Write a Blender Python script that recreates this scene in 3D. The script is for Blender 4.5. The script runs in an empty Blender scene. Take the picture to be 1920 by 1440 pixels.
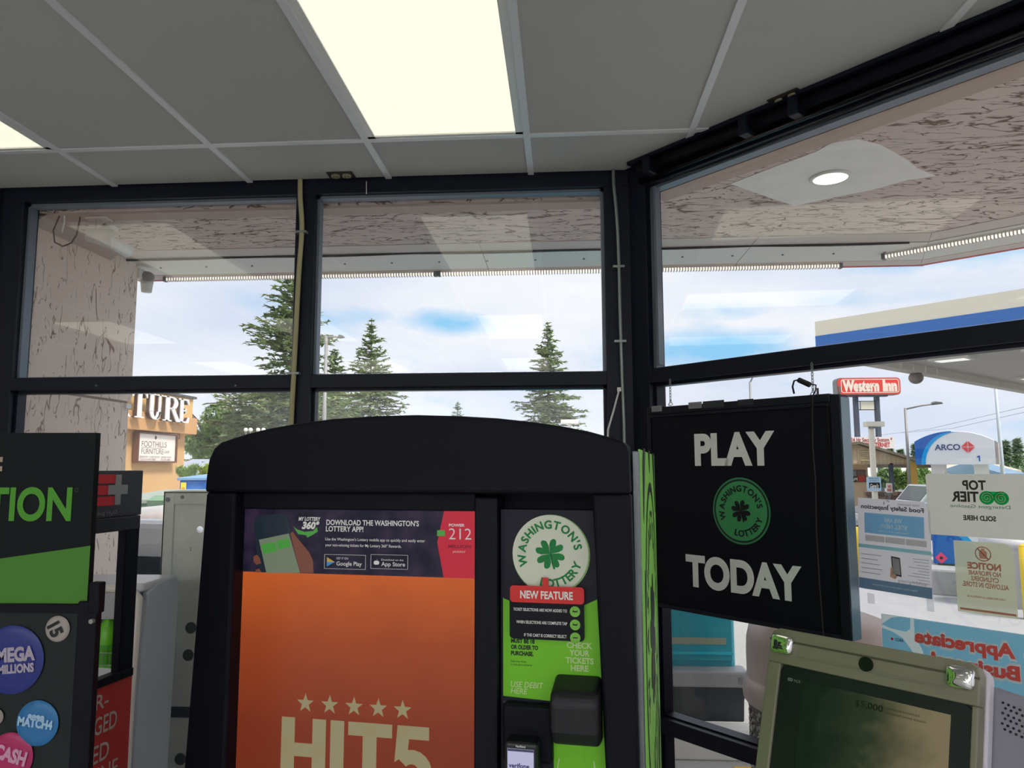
import bpy, bmesh, math, random
from mathutils import Vector, Matrix
random.seed(7)
R = math.radians
sc = bpy.context.scene
COL = sc.collection
# ------------------------------------------------------------------ camera
F, PITCH, YAW, ROLL, CZ = 1399.33, .11, -.0669, -.0027, 1.6
FW = Vector((math.sin(YAW)*math.cos(PITCH), math.cos(YAW)*math.cos(PITCH), math.sin(PITCH)))
R0 = Vector((math.cos(YAW), -math.sin(YAW), 0)); U0 = R0.cross(FW)
RT = R0*math.cos(ROLL)+U0*math.sin(ROLL); UP = U0*math.cos(ROLL)-R0*math.sin(ROLL)
CAM = Vector((0, 0, CZ))
cd = bpy.data.cameras.new('camera'); cam = bpy.data.objects.new('camera', cd); COL.objects.link(cam)
m3 = Matrix((RT, UP, -FW)).transposed(); cam.matrix_world = Matrix.Translation(CAM) @ m3.to_4x4()
cd.sensor_width = 36; cd.lens = 36*F/1920; cd.clip_start = .05; cd.clip_end = 500
sc.camera = cam
# ------------------------------------------------------------------ exposure
sc.view_settings.view_transform = 'Standard'; sc.view_settings.look = 'None'
sc.view_settings.gamma = 1; sc.view_settings.use_curve_mapping = False
sc.view_settings.exposure = 0.0
sc.cycles.max_bounces = 10; sc.cycles.diffuse_bounces = 6; sc.cycles.transparent_max_bounces = 24
sc.cycles.use_denoising = True
SKY = 1.15; SUN = 4.2; PANEL = .95; REAR_FILL = 8.0
# ------------------------------------------------------------------ sky
w = bpy.data.worlds.new('sky'); sc.world = w; w.use_nodes = True
nt = w.node_tree; nt.nodes.clear()
def N(t, **k):
    n = nt.nodes.new(t)
    for a, b in k.items(): setattr(n, a, b)
    return n
def ray(x, y): return FW+RT*((x-960)/F)+UP*((720-y)/F)
tc = N('ShaderNodeTexCoord'); mp = N('ShaderNodeMapping'); mp.inputs['Scale'].default_value = (1, 1, 2.6)
mp.inputs['Location'].default_value = (3.1, 1.7, .4)
nt.links.new(tc.outputs['Generated'], mp.inputs[0])
no = N('ShaderNodeTexNoise'); no.inputs['Scale'].default_value = 3.2; no.inputs['Detail'].default_value = 5; no.inputs['Roughness'].default_value = .5
nt.links.new(mp.outputs[0], no.inputs['Vector'])
no2 = N('ShaderNodeTexNoise'); no2.inputs['Scale'].default_value = 7; no2.inputs['Detail'].default_value = 6; no2.inputs['Roughness'].default_value = .55
nt.links.new(mp.outputs[0], no2.inputs['Vector'])
cl = N('ShaderNodeValToRGB'); cl.color_ramp.elements[0].position = .3; cl.color_ramp.elements[1].position = .66
cl.color_ramp.elements[0].color = (.66, .74, .90, 1); cl.color_ramp.elements[1].color = (.93, .95, .99, 1)
nt.links.new(no.outputs['Fac'], cl.inputs[0])
# openings of blue between the clouds: a direction, its angular size, broken up by the cloud noise
hole = None
for (px, py, sx, sz, amt) in ((850, 604, .062, .020, 1.35), (1330, 655, .13, .03, .9), (1520, 570, .16, .016, .6), (1150, 600, .06, .05, .25), (1750, 480, .16, .03, .5), (700, 590, .04, .012, .2)):
    d = ray(px, py).normalized()
    s = N('ShaderNodeVectorMath', operation='SUBTRACT'); s.inputs[1].default_value = d; nt.links.new(tc.outputs['Generated'], s.inputs[0])
    q = N('ShaderNodeVectorMath', operation='MULTIPLY'); q.inputs[1].default_value = (1/sx, 1/sx, 1/sz); nt.links.new(s.outputs[0], q.inputs[0])
    l = N('ShaderNodeVectorMath', operation='LENGTH'); nt.links.new(q.outputs[0], l.inputs[0])
    mr = N('ShaderNodeMapRange', interpolation_type='SMOOTHSTEP'); mr.inputs['From Min'].default_value = 1.5; mr.inputs['From Max'].default_value = 0; mr.inputs['To Max'].default_value = amt
    nt.links.new(l.outputs['Value'], mr.inputs['Value'])
    if hole is None: hole = mr.outputs[0]
    else:
        a = N('ShaderNodeMath', operation='MAXIMUM'); nt.links.new(hole, a.inputs[0]); nt.links.new(mr.outputs[0], a.inputs[1]); hole = a.outputs[0]
br = N('ShaderNodeMath', operation='MULTIPLY_ADD'); br.inputs[1].default_value = 6; br.inputs[2].default_value = -2.5
nt.links.new(no2.outputs['Fac'], br.inputs[0])
ad = N('ShaderNodeMath', operation='MULTIPLY_ADD', use_clamp=True); nt.links.new(hole, ad.inputs[0]); ad.inputs[1].default_value = 1.25
sb = N('ShaderNodeMath', operation='MULTIPLY'); sb.inputs[1].default_value = -.45; nt.links.new(br.outputs[0], sb.inputs[0]); nt.links.new(sb.outputs[0], ad.inputs[2])
mx = N('ShaderNodeMixRGB'); mx.inputs[2].default_value = (.28, .62, .92, 1)
nt.links.new(ad.outputs[0], mx.inputs[0]); nt.links.new(cl.outputs[0], mx.inputs[1])
bg = N('ShaderNodeBackground'); bg.inputs['Strength'].default_value = SKY; nt.links.new(mx.outputs[0], bg.inputs[0])
wo = N('ShaderNodeOutputWorld'); nt.links.new(bg.outputs[0], wo.inputs[0])
# ------------------------------------------------------------------ sun (thin cloud, high, behind the shop)
sl = bpy.data.lights.new('sun', 'SUN'); sl.energy = SUN; sl.angle = R(12); sl.color = (1, .95, .87)
so = bpy.data.objects.new('sun', sl); COL.objects.link(so); so.rotation_euler = Vector((.62, -.42, 1.0)).to_track_quat('Z', 'Y').to_euler(); so.location = (10, -8, 20)
# ================================================================== helpers
D = 3.045; CX = .288; TH = R(43.118)
WU = Vector((math.sin(TH), -math.cos(TH), 0)); WN = Vector((math.cos(TH), math.sin(TH), 0)); WC = Vector((CX, D, 0)); WROT = -(math.pi/2-TH)
CEIL = 2.833; G = -.06
def hitp(x, y, p, n):
    d = ray(x, y); n = Vector(n); return CAM+d*((Vector(p)-CAM).dot(n)/d.dot(n))
def atY(x, y, Y): return hitp(x, y, (0, Y, 0), (0, 1, 0))
def atX(x, y, X): return hitp(x, y, (X, 0, 0), (1, 0, 0))
def atZ(x, y, Z): return hitp(x, y, (0, 0, Z), (0, 0, 1))
def lin(c):
    c = c/255.; return c/12.92 if c <= .04045 else ((c+.055)/1.055)**2.4
def rgb(r, g, b): return (lin(r), lin(g), lin(b), 1)
MATS = {}
def mat(name, c, rough=.5, metal=0, emit=0, noise=0, nscale=8, bump=0, bscale=60, spec=.5, ecol=None, coat=0):
    if name in MATS: return MATS[name]
    m = bpy.data.materials.new(name); m.use_nodes = True; t = m.node_tree; p = t.nodes['Principled BSDF']
    p.inputs['Base Color'].default_value = rgb(*c); p.inputs['Roughness'].default_value = rough; p.inputs['Metallic'].default_value = metal
    p.inputs['Specular IOR Level'].default_value = spec; p.inputs['Coat Weight'].default_value = coat
    if emit: p.inputs['Emission Color'].default_value = rgb(*(ecol or c)); p.inputs['Emission Strength'].default_value = emit
    if noise or bump:
        co = t.nodes.new('ShaderNodeTexCoord')
    if noise:
        n = t.nodes.new('ShaderNodeTexNoise'); n.inputs['Scale'].default_value = nscale; n.inputs['Detail'].default_value = 6; n.inputs['Roughness'].default_value = .6
        t.links.new(co.outputs['Object'], n.inputs['Vector'])
        mr = t.nodes.new('ShaderNodeMapRange'); mr.inputs['From Min'].default_value = .25; mr.inputs['From Max'].default_value = .75
        mr.inputs['To Min'].default_value = 1-noise; mr.inputs['To Max'].default_value = 1+noise
        t.links.new(n.outputs['Fac'], mr.inputs[0])
        v = t.nodes.new('ShaderNodeVectorMath'); v.operation = 'SCALE'; v.inputs[0].default_value = rgb(*c)[:3]
        t.links.new(mr.outputs[0], v.inputs['Scale']); t.links.new(v.outputs[0], p.inputs['Base Color'])
    if bump:
        n = t.nodes.new('ShaderNodeTexNoise'); n.inputs['Scale'].default_value = bscale; n.inputs['Detail'].default_value = 4
        t.links.new(co.outputs['Object'], n.inputs['Vector'])
        b = t.nodes.new('ShaderNodeBump'); b.inputs['Strength'].default_value = bump; b.inputs['Distance'].default_value = .01
        t.links.new(n.outputs['Fac'], b.inputs['Height']); t.links.new(b.outputs[0], p.inputs['Normal'])
    MATS[name] = m; return m

_tc = {}
def glyphs(s, bold=0, shear=0, space=1.0, res=3, font=None):
    """flat text geometry from Blender's built-in font, cap height 1, left edge at 0"""
    k = (s, bold, shear, space, res)
    if k in _tc: return _tc[k]
    cu = bpy.data.curves.new('t', 'FONT'); cu.body = s; cu.size = 1; cu.offset = bold; cu.shear = shear; cu.space_character = space; cu.resolution_u = res
    cu.fill_mode = 'FRONT' if hasattr(cu, 'fill_mode') else cu.fill_mode
    o = bpy.data.objects.new('t', cu); me = o.to_mesh()
    vs = [(v.co.x/CAP, v.co.y/CAP) for v in me.vertices]; fs = [tuple(p.vertices) for p in me.polygons]
    o.to_mesh_clear(); bpy.data.objects.remove(o); bpy.data.curves.remove(cu)
    if vs:
        x0 = min(v[0] for v in vs); x1 = max(v[0] for v in vs)
    else: x0 = 0; x1 = .3
    vs = [(x-x0, y) for x, y in vs]
    _tc[k] = (vs, fs, x1-x0); return _tc[k]
CAP = 1.0
_v = glyphs('H')[0]; CAP = max(v[1] for v in _v); _tc.clear()

class MB:
    def __init__(s, M=None): s.v = []; s.f = []; s.M = M or Matrix.Identity(4); s.smooth = False
    def add(s, vs, fs):
        b = len(s.v); s.v += [s.M @ Vector(v) for v in vs]; s.f += [tuple(b+i for i in f) for f in fs]; return s
    def box(s, x0, x1, y0, y1, z0, z1):
        if x0 > x1: x0, x1 = x1, x0
        if y0 > y1: y0, y1 = y1, y0
        if z0 > z1: z0, z1 = z1, z0
        return s.add([(x0,y0,z0),(x1,y0,z0),(x1,y1,z0),(x0,y1,z0),(x0,y0,z1),(x1,y0,z1),(x1,y1,z1),(x0,y1,z1)],
            [(0,3,2,1),(4,5,6,7),(0,1,5,4),(1,2,6,5),(2,3,7,6),(3,0,4,7)])
    def prism(s, poly, y0, y1, ax='y'):
        """poly of (a,b) extruded along ax: 'y' -> (a,y,b); 'x' -> (x,a,b); 'z' -> (a,b,z)"""
        n = len(poly)
        def P(a, b, t): return (a, t, b) if ax == 'y' else ((t, a, b) if ax == 'x' else (a, b, t))
        area = sum(poly[i][0]*poly[(i+1) % n][1]-poly[(i+1) % n][0]*poly[i][1] for i in range(n))
        if (area < 0) != (ax == 'y' and False): pass
        if area < 0: poly = poly[::-1]
        vs = [P(a, b, y0) for a, b in poly]+[P(a, b, y1) for a, b in poly]
        f0 = tuple(range(n)); f1 = tuple(range(2*n-1, n-1, -1)); sides = [(i, n+i, n+(i+1) % n, (i+1) % n) for i in range(n)]
        flip = (ax == 'y') == (y1 < y0) if ax == 'y' else (y1 > y0)
        fs = [f0, f1]+sides
        if flip: fs = [f[::-1] for f in fs]
        return s.add(vs, fs)
    def cyl(s, p0, p1, r0, r1=None, n=14, caps=True):
        r1 = r0 if r1 is None else r1; p0 = Vector(p0); p1 = Vector(p1); d = (p1-p0).normalized()
        a = d.orthogonal().normalized(); b = d.cross(a)
        vs = [p0+(a*math.cos(2*math.pi*i/n)+b*math.sin(2*math.pi*i/n))*r0 for i in range(n)]+[p1+(a*math.cos(2*math.pi*i/n)+b*math.sin(2*math.pi*i/n))*r1 for i in range(n)]
        fs = [(i, (i+1) % n, n+(i+1) % n, n+i) for i in range(n)]
        if caps: fs += [tuple(range(n-1, -1, -1)), tuple(range(n, 2*n))]
        return s.add(vs, fs)
    def tube(s, pts, r, n=8):
        pts = [Vector(p) for p in pts]; rings = []; a = None
        for i, p in enumerate(pts):
            d = (pts[min(i+1, len(pts)-1)]-pts[max(i-1, 0)]).normalized()
            if a is None: a = d.orthogonal().normalized()
            else: a = (a-d*a.dot(d)).normalized()
            b = d.cross(a); rings.append([p+(a*math.cos(2*math.pi*j/n)+b*math.sin(2*math.pi*j/n))*r for j in range(n)])
        vs = [v for r_ in rings for v in r_]
        fs = [(i*n+j, i*n+(j+1) % n, (i+1)*n+(j+1) % n, (i+1)*n+j) for i in range(len(pts)-1) for j in range(n)]
        fs += [tuple(range(n-1, -1, -1)), tuple(range((len(pts)-1)*n, len(pts)*n))]
        return s.add(vs, fs)
    def lathe(s, prof, n=32, c=(0, 0)):
        vs = [(c[0]+r*math.cos(2*math.pi*j/n), c[1]+r*math.sin(2*math.pi*j/n), z) for r, z in prof for j in range(n)]
        fs = [(i*n+j, i*n+(j+1) % n, (i+1)*n+(j+1) % n, (i+1)*n+j) for i in range(len(prof)-1) for j in range(n)]
        fs += [tuple(range(n-1, -1, -1)), tuple(range((len(prof)-1)*n, len(prof)*n))]
        return s.add(vs, fs)
    def ball(s, c, r, n=12, m=8, sc_=(1, 1, 1)):
        vs = []; fs = []
        for i in range(m+1):
            t = math.pi*i/m
            for j in range(n):
                a = 2*math.pi*j/n; vs.append((c[0]+r*sc_[0]*math.sin(t)*math.cos(a), c[1]+r*sc_[1]*math.sin(t)*math.sin(a), c[2]-r*sc_[2]*math.cos(t)))
        for i in range(m):
            for j in range(n): fs.append((i*n+j, i*n+(j+1) % n, (i+1)*n+(j+1) % n, (i+1)*n+j))
        return s.add(vs, fs)
    def flat(s, poly, y):
        area = sum(poly[i][0]*poly[(i+1) % len(poly)][1]-poly[(i+1) % len(poly)][0]*poly[i][1] for i in range(len(poly)))
        if area < 0: poly = poly[::-1]
        return s.add([(a, y, b) for a, b in poly], [tuple(range(len(poly)))])
    def fl(s, x0, x1, y, z0, z1): return s.flat([(x0, z0), (x1, z0), (x1, z1), (x0, z1)], y)
    def ring(s, cx, cz, r0, r1, y, n=48):
        """flat annulus (r0 may be 0) in the local XZ plane, facing -y, 0.6 mm thick"""
        if r0 <= 0: return s.prism([(cx+r1*math.cos(2*math.pi*i/n), cz+r1*math.sin(2*math.pi*i/n)) for i in range(n)], y, y+.0006)
        vs = [(cx+r*math.cos(2*math.pi*i/n), y, cz+r*math.sin(2*math.pi*i/n)) for r in (r0, r1) for i in range(n)]
        return s.add(vs, [(i, (i+1) % n, n+(i+1) % n, n+i) for i in range(n)])
    def text(s, t, x, z, h, y=0, w=None, align='l', bold=0, shear=0, space=1.0, mirror=False, depth=0, rot=0):
        vs, fs, tw = glyphs(t, bold, shear, space, 8 if h > .042 and h < .2 else 3)
        sx = h if w is None else w/tw
        W = tw*sx; ox = {'l': 0, 'c': -W/2, 'r': -W}[align]; c, sn = math.cos(rot), math.sin(rot); out = []
        for a, b in vs:
            a = a*sx+ox; b = b*h
            if mirror: a = -a
            out.append((x+a*c-b*sn, z+a*sn+b*c))
        s.add([(a, y, b) for a, b in out], fs)
        if depth:
            s.add([(a, y+depth, b) for a, b in out], fs)
            cnt = {}
            for f in fs:
                for i in range(len(f)):
                    e = (f[i], f[(i+1) % len(f)]); k = tuple(sorted(e)); cnt.setdefault(k, []).append(e)
            n = len(vs); side = [(e[0][1], e[0][0], e[0][0]+n, e[0][1]+n) for k, e in cnt.items() if len(e) == 1]
            s.add([(a, y, b) for a, b in out]+[(a, y+depth, b) for a, b in out], side)
        return s
    def ringtext(s, t, cx, cz, r, h, a0, a1, y=0, inward=False, bold=0.02, mirror=False, wf=.9):
        """letters round a circle from angle a0 to a1 (degrees, 90 = top); inward: feet outward (bottom text)"""
        ws = [glyphs(c, bold)[2]*h*wf+h*.18 for c in t]; T = sum(ws); acc = 0
        for c, w_ in zip(t, ws):
            a = R(a0+(a1-a0)*(acc+w_/2)/T); acc += w_
            gw = glyphs(c, bold)[2]*h*wf
            rot = a-math.pi/2 if not inward else a+math.pi/2
            vs, fs, tw = glyphs(c, bold); out = []
            for p, q in vs:
                p = p*h*wf-gw/2; q = q*h-h/2
                X = r*math.cos(a)+p*math.cos(rot)-q*math.sin(rot); Z = r*math.sin(a)+p*math.sin(rot)+q*math.cos(rot)
                out.append((cx+(-X if mirror else X), y, cz+Z))
            s.add(out, fs)
        return s
    def build(s, name, m, parent=None, bevel=0, seg=2, smooth=False, kind=None, dissolve=False):
        me = bpy.data.meshes.new(name); me.from_pydata([tuple(v) for v in s.v], [], s.f); me.update()
        me.materials.append(m)
        if smooth:
            for p in me.polygons: p.use_smooth = True
        o = bpy.data.objects.new(name, me); COL.objects.link(o)
        if bevel:
            b = o.modifiers.new('bevel', 'BEVEL'); b.width = bevel; b.segments = seg; b.limit_method = 'ANGLE'; b.angle_limit = R(40)
        if parent: o.parent = parent
        if kind: o['kind'] = kind
        return o
def tag(o, label, cat, group=None):
    o['label'] = label; o['category'] = cat
    if group: o['group'] = group
    return o
def thing(name, label, cat, loc=(0, 0, 0), rotz=0, group=None):
    o = bpy.data.objects.new(name, None); COL.objects.link(o); o.location = loc; o.rotation_euler = (0, 0, rotz); o.empty_display_size = .1
    return tag(o, label, cat, group)
def setting(name, loc=(0, 0, 0), rotz=0):
    o = bpy.data.objects.new(name, None); COL.objects.link(o); o.location = loc; o.rotation_euler = (0, 0, rotz); o['kind'] = 'structure'; return o
def struct(o): o['kind'] = 'structure'; return o
class Frame:
    """local frame of an upright flat face: x right, y into it, z up; pixel -> local (x, z) on plane y"""
    def __init__(s, loc, rotz): s.o = Vector(loc); s.x = Vector((math.cos(rotz), math.sin(rotz), 0)); s.y = Vector((-math.sin(rotz), math.cos(rotz), 0)); s.r = rotz
    def __call__(s, px, py, y=0):
        p = hitp(px, py, s.o+s.y*y, s.y)-s.o; return p.dot(s.x), p.z
def dup(root, loc, rotz=None, label=None, group=None):
    r = root.copy(); COL.objects.link(r); r.location = loc
    if rotz is not None: r.rotation_euler = (0, 0, rotz)
    if label: r['label'] = label
    if group: r['group'] = group
    for ch in list(root.children):
        c = ch.copy(); COL.objects.link(c); c.parent = r
        for g in ch.children:
            d = g.copy(); COL.objects.link(d); d.parent = c
    return r
def clip(poly, p, n):
    """convex polygon clipped to the side where (q-p).n <= 0"""
    out = []
    for i in range(len(poly)):
        a, b = poly[i], poly[(i+1) % len(poly)]
        da = (a[0]-p[0])*n[0]+(a[1]-p[1])*n[1]; db = (b[0]-p[0])*n[0]+(b[1]-p[1])*n[1]
        if da <= 0: out.append(a)
        if (da < 0 < db) or (db < 0 < da):
            t = da/(da-db); out.append((a[0]+(b[0]-a[0])*t, a[1]+(b[1]-a[1])*t))
    return out
def clover(mb, cx, cz, r, y, rot=0, mirror=False):
    for k in range(4):
        a = rot+R(45+90*k); pts = [(0, 0)]
        for t in range(15):
            u = -1+2*t/14; ang = u*R(44); rr = r*(.80+.26*math.cos((abs(u)-.5)*math.pi*1.0)-.16*math.exp(-(u*5)**2)); rr *= (1 if abs(u) < .93 else .8)
            pts.append((rr*math.cos(ang), rr*math.sin(ang)*.92))
        q = []
        for px, pz in pts:
            X = px*math.cos(a)-pz*math.sin(a); Z = px*math.sin(a)+pz*math.cos(a); q.append((cx+(-X if mirror else X), cz+Z))
        mb.prism(q, y, y+.0006)
    s_ = [(0, -.05), (.10, -.6), (.24, -1.05), (.36, -1.0), (.2, -.55), (.08, 0)]
    mb.prism([(cx+(-1 if mirror else 1)*r*a, cz+r*b) for a, b in s_], y, y+.0006)
def rrect(x0, x1, z0, z1, r, n=5):
    p = []
    for cx, cz, a in ((x1-r, z1-r, 0), (x0+r, z1-r, 90), (x0+r, z0+r, 180), (x1-r, z0+r, 270)):
        for i in range(n+1): t = R(a+90*i/n); p.append((cx+r*math.cos(t), cz+r*math.sin(t)))
    return p
def star(cx, cz, r, rot=90):
    return [(cx+(r if i % 2 == 0 else r*.4)*math.cos(R(rot+36*i)), cz+(r if i % 2 == 0 else r*.4)*math.sin(R(rot+36*i))) for i in range(10)]
# ================================================================== materials
def stucco(name, c, groove, stretch=(1, 1, 1), mask=.5, scale=3.2, wdt=.010):
    m = bpy.data.materials.new(name); m.use_nodes = True; t = m.node_tree; p = t.nodes['Principled BSDF']; L = t.links.new
    p.inputs['Roughness'].default_value = .9; p.inputs['Specular IOR Level'].default_value = .2
    co = t.nodes.new('ShaderNodeTexCoord'); mp = t.nodes.new('ShaderNodeMapping'); mp.inputs['Scale'].default_value = stretch; L(co.outputs['Object'], mp.inputs[0])
    g = []
    for sc_, seed, wd in ((scale, 0, wdt), (scale*1.9, 5, wdt*1.4), (scale*3.3, 9, wdt*1.7)):
        n = t.nodes.new('ShaderNodeTexNoise'); n.inputs['Scale'].default_value = sc_; n.inputs['Detail'].default_value = 3; n.inputs['Distortion'].default_value = .5
        ml = t.nodes.new('ShaderNodeMapping'); ml.inputs['Location'].default_value = (seed, seed*.7, seed*.3); L(mp.outputs[0], ml.inputs[0]); L(ml.outputs[0], n.inputs['Vector'])
        a = t.nodes.new('ShaderNodeMath'); a.operation = 'SUBTRACT'; a.inputs[1].default_value = .5; L(n.outputs['Fac'], a.inputs[0])
        b = t.nodes.new('ShaderNodeMath'); b.operation = 'ABSOLUTE'; L(a.outputs[0], b.inputs[0])
        r_ = t.nodes.new('ShaderNodeMapRange'); r_.inputs['From Min'].default_value = wd; r_.inputs['From Max'].default_value = wd*.3; L(b.outputs[0], r_.inputs[0])
        k = t.nodes.new('ShaderNodeTexNoise'); k.inputs['Scale'].default_value = sc_*2.6; k.inputs['Detail'].default_value = 2; L(ml.outputs[0], k.inputs['Vector'])
        kr = t.nodes.new('ShaderNodeMapRange'); kr.inputs['From Min'].default_value = mask; kr.inputs['From Max'].default_value = mask+.06; L(k.outputs['Fac'], kr.inputs[0])
        u = t.nodes.new('ShaderNodeMath'); u.operation = 'MULTIPLY'; L(r_.outputs[0], u.inputs[0]); L(kr.outputs[0], u.inputs[1]); g.append(u)
    mxx = g[0]
    for u in g[1:]:
        q = t.nodes.new('ShaderNodeMath'); q.operation = 'MAXIMUM'; L(mxx.outputs[0], q.inputs[0]); L(u.outputs[0], q.inputs[1]); mxx = q
    n = t.nodes.new('ShaderNodeTexNoise'); n.inputs['Scale'].default_value = 2; n.inputs['Detail'].default_value = 5; L(co.outputs['Object'], n.inputs['Vector'])
    cr = t.nodes.new('ShaderNodeValToRGB'); cr.color_ramp.elements[0].position = .3; cr.color_ramp.elements[1].position = .7
    cr.color_ramp.elements[0].color = tuple(x*.9 for x in rgb(*c)[:3])+(1,); cr.color_ramp.elements[1].color = rgb(*c); L(n.outputs['Fac'], cr.inputs[0])
    mi = t.nodes.new('ShaderNodeMixRGB'); mi.inputs[2].default_value = rgb(*groove); L(mxx.outputs[0], mi.inputs[0]); L(cr.outputs[0], mi.inputs[1]); L(mi.outputs[0], p.inputs['Base Color'])
    iv = t.nodes.new('ShaderNodeMath'); iv.operation = 'SUBTRACT'; iv.inputs[0].default_value = 1; L(mxx.outputs[0], iv.inputs[1])
    bu = t.nodes.new('ShaderNodeBump'); bu.inputs['Strength'].default_value = .8; bu.inputs['Distance'].default_value = .006; L(iv.outputs[0], bu.inputs['Height']); L(bu.outputs[0], p.inputs['Normal'])
    MATS[name] = m; return m
def glass(name, r0=.072, tint=(1, 1, 1)):
    m = bpy.data.materials.new(name); m.use_nodes = True; t = m.node_tree; t.nodes.clear()
    o = t.nodes.new('ShaderNodeOutputMaterial'); a = t.nodes.new('ShaderNodeBsdfTransparent'); b = t.nodes.new('ShaderNodeBsdfGlossy'); x = t.nodes.new('ShaderNodeMixShader')
    f = t.nodes.new('ShaderNodeLayerWeight'); f.inputs[0].default_value = .5
    q = t.nodes.new('ShaderNodeMath'); q.operation = 'POWER'; q.inputs[1].default_value = 5; t.links.new(f.outputs['Facing'], q.inputs[0])
    u = t.nodes.new('ShaderNodeMath'); u.operation = 'MULTIPLY_ADD'; u.inputs[1].default_value = 1-r0; u.inputs[2].default_value = r0; t.links.new(q.outputs[0], u.inputs[0])
    a.inputs[0].default_value = (*tint, 1); b.inputs['Roughness'].default_value = 0
    t.links.new(u.outputs[0], x.inputs[0]); t.links.new(a.outputs[0], x.inputs[1]); t.links.new(b.outputs[0], x.inputs[2]); t.links.new(x.outputs[0], o.inputs[0])
    MATS[name] = m; return m
def paper(name, c, trans=.5, see=0.0):
    m = bpy.data.materials.new(name); m.use_nodes = True; t = m.node_tree; t.nodes.clear(); L = t.links.new
    o = t.nodes.new('ShaderNodeOutputMaterial'); d = t.nodes.new('ShaderNodeBsdfDiffuse'); r_ = t.nodes.new('ShaderNodeBsdfTranslucent'); x = t.nodes.new('ShaderNodeMixShader')
    d.inputs[0].default_value = rgb(*c); r_.inputs[0].default_value = rgb(*c); x.inputs[0].default_value = trans; L(d.outputs[0], x.inputs[1]); L(r_.outputs[0], x.inputs[2])
    if see:
        a = t.nodes.new('ShaderNodeBsdfTransparent'); y = t.nodes.new('ShaderNodeMixShader'); y.inputs[0].default_value = see; L(x.outputs[0], y.inputs[1]); L(a.outputs[0], y.inputs[2]); L(y.outputs[0], o.inputs[0])
    else: L(x.outputs[0], o.inputs[0])
    MATS[name] = m; return m
stucco('soffit_stucco', (234, 214, 206), (134, 106, 92), (.5, 1.7, 1), .46)
stucco('wing_stucco', (246, 226, 212), (164, 136, 120), (1.2, 1.6, .62), .52, 2.6, .0065)
GLASS = glass('window_glass'); CARGLASS = mat('car_glass', (22, 28, 32), .05, spec=.8)
TILE = mat('ceiling_tile', (196, 196, 192), .95, bump=.25, bscale=420, noise=.04, nscale=300, spec=.1)
TEE = mat('grid_white', (226, 228, 230), .45)
FRAME = mat('frame_black', (15, 21, 38), .45, metal=.0, spec=.3)
ALU = mat('frame_edge', (120, 130, 142), .5, metal=.4)
BLACK = mat('black_plastic', (9, 12, 24), .55, spec=.18, bump=.08, bscale=900)
BLACKG = mat('black_gloss', (7, 9, 15), .25)
WALL = mat('wall_paint', (196, 194, 186), .8)
FLOOR = mat('floor_tile', (206, 202, 196), .35, noise=.06)
STEEL = mat('galvanised', (196, 198, 188), .5, metal=.25, noise=.12, nscale=9)
WHITE = mat('white_paint', (232, 232, 228), .4)
CHROME = mat('chrome', (225, 225, 225), .06, metal=1)
GREEN = mat('lottery_green', (118, 205, 20), .45)
PWHITE = mat('print_white', (235, 236, 228), .6)
PBLACK = mat('print_black', (20, 24, 26), .6)
RED = mat('print_red', (222, 44, 40), .5)
GREY = mat('print_grey', (120, 124, 128), .6)
DGREEN = mat('print_dark_green', (10, 130, 60), .6)
CONDUIT = mat('conduit_tan', (178, 172, 132), .5)
GALV = mat('conduit_grey', (150, 156, 152), .35, metal=.6)
POLE = mat('pole_grey', (150, 150, 148), .5, metal=.3)
CABLE = mat('cable_black', (14, 14, 16), .5)
# ================================================================== THE ROOM
XL, YB, SEND = -5.5, -5.0, 2.6
WE = WC+WU*SEND
outline = [(XL, YB), (WE.x, YB), (WE.x, WE.y), (CX, D), (XL, D)]
struct(MB().prism([(a*1.0, b) for a, b in outline], -.15, 0, 'z').build('floor', FLOOR))
ceiling = setting('ceiling')
MB().prism(outline, CEIL+.03, CEIL+.06, 'z').build('deck', WALL, ceiling)
GX0, GY0 = -1.9512, 2.6712
wp, wn = (CX, D), (WN.x, WN.y)
lights_cells = {}
ys = [D, GY0]+[GY0-1.22*i for i in range(1, 7)]
for k in range(-5, 7):
    for j in range(len(ys)-1):
        xa, xb = GX0+.61*k, GX0+.61*(k+1); y1, y0 = ys[j], max(ys[j+1], YB)
        if y0 >= y1 or xa < XL: continue
        lit = ((k in (-1, 2, 5, -4)) and (j in (1, 3, 5)) and not (k == 5 and j == 1)) or j == 6  # whole back row lit as added fill
        if lit: lights_cells[(k, j)] = (xa, xb, y0, y1); continue
        g = .012
        poly = clip([(xa+g, y0+g), (xb-g, y0+g), (xb-g, y1-g), (xa+g, y1-g)], (wp[0]-wn[0]*.02, wp[1]-wn[1]*.02), wn)
        poly = clip(poly, (WE.x, 0), (1, 0)) if len(poly) > 2 else poly
        if len(poly) > 2:
            dz = random.uniform(-.0008, .0008)
            MB().prism(poly, CEIL+dz, CEIL+.015+dz, 'z').build('ceiling_tile', TILE, ceiling)
def bar_poly(xa, xb, ya, yb):
    return clip(clip([(xa, ya), (xb, ya), (xb, yb), (xa, yb)], (wp[0]-wn[0]*.012, wp[1]-wn[1]*.012), wn), (WE.x, 0), (1, 0))
for k in range(-5, 8):
    x = GX0+.61*k; p = bar_poly(x-.0125, x+.0125, YB, D-.002)
    if len(p) > 2: MB().prism(p, CEIL-.006, CEIL+.004, 'z').build('grid_bar', TEE, ceiling)
for y in ys[1:]:
    p = bar_poly(XL, 3.0, y-.0125, y+.0125)
    if len(p) > 2: MB().prism(p, CEIL-.0055, CEIL+.0035, 'z').build('grid_bar', TEE, ceiling)
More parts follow.
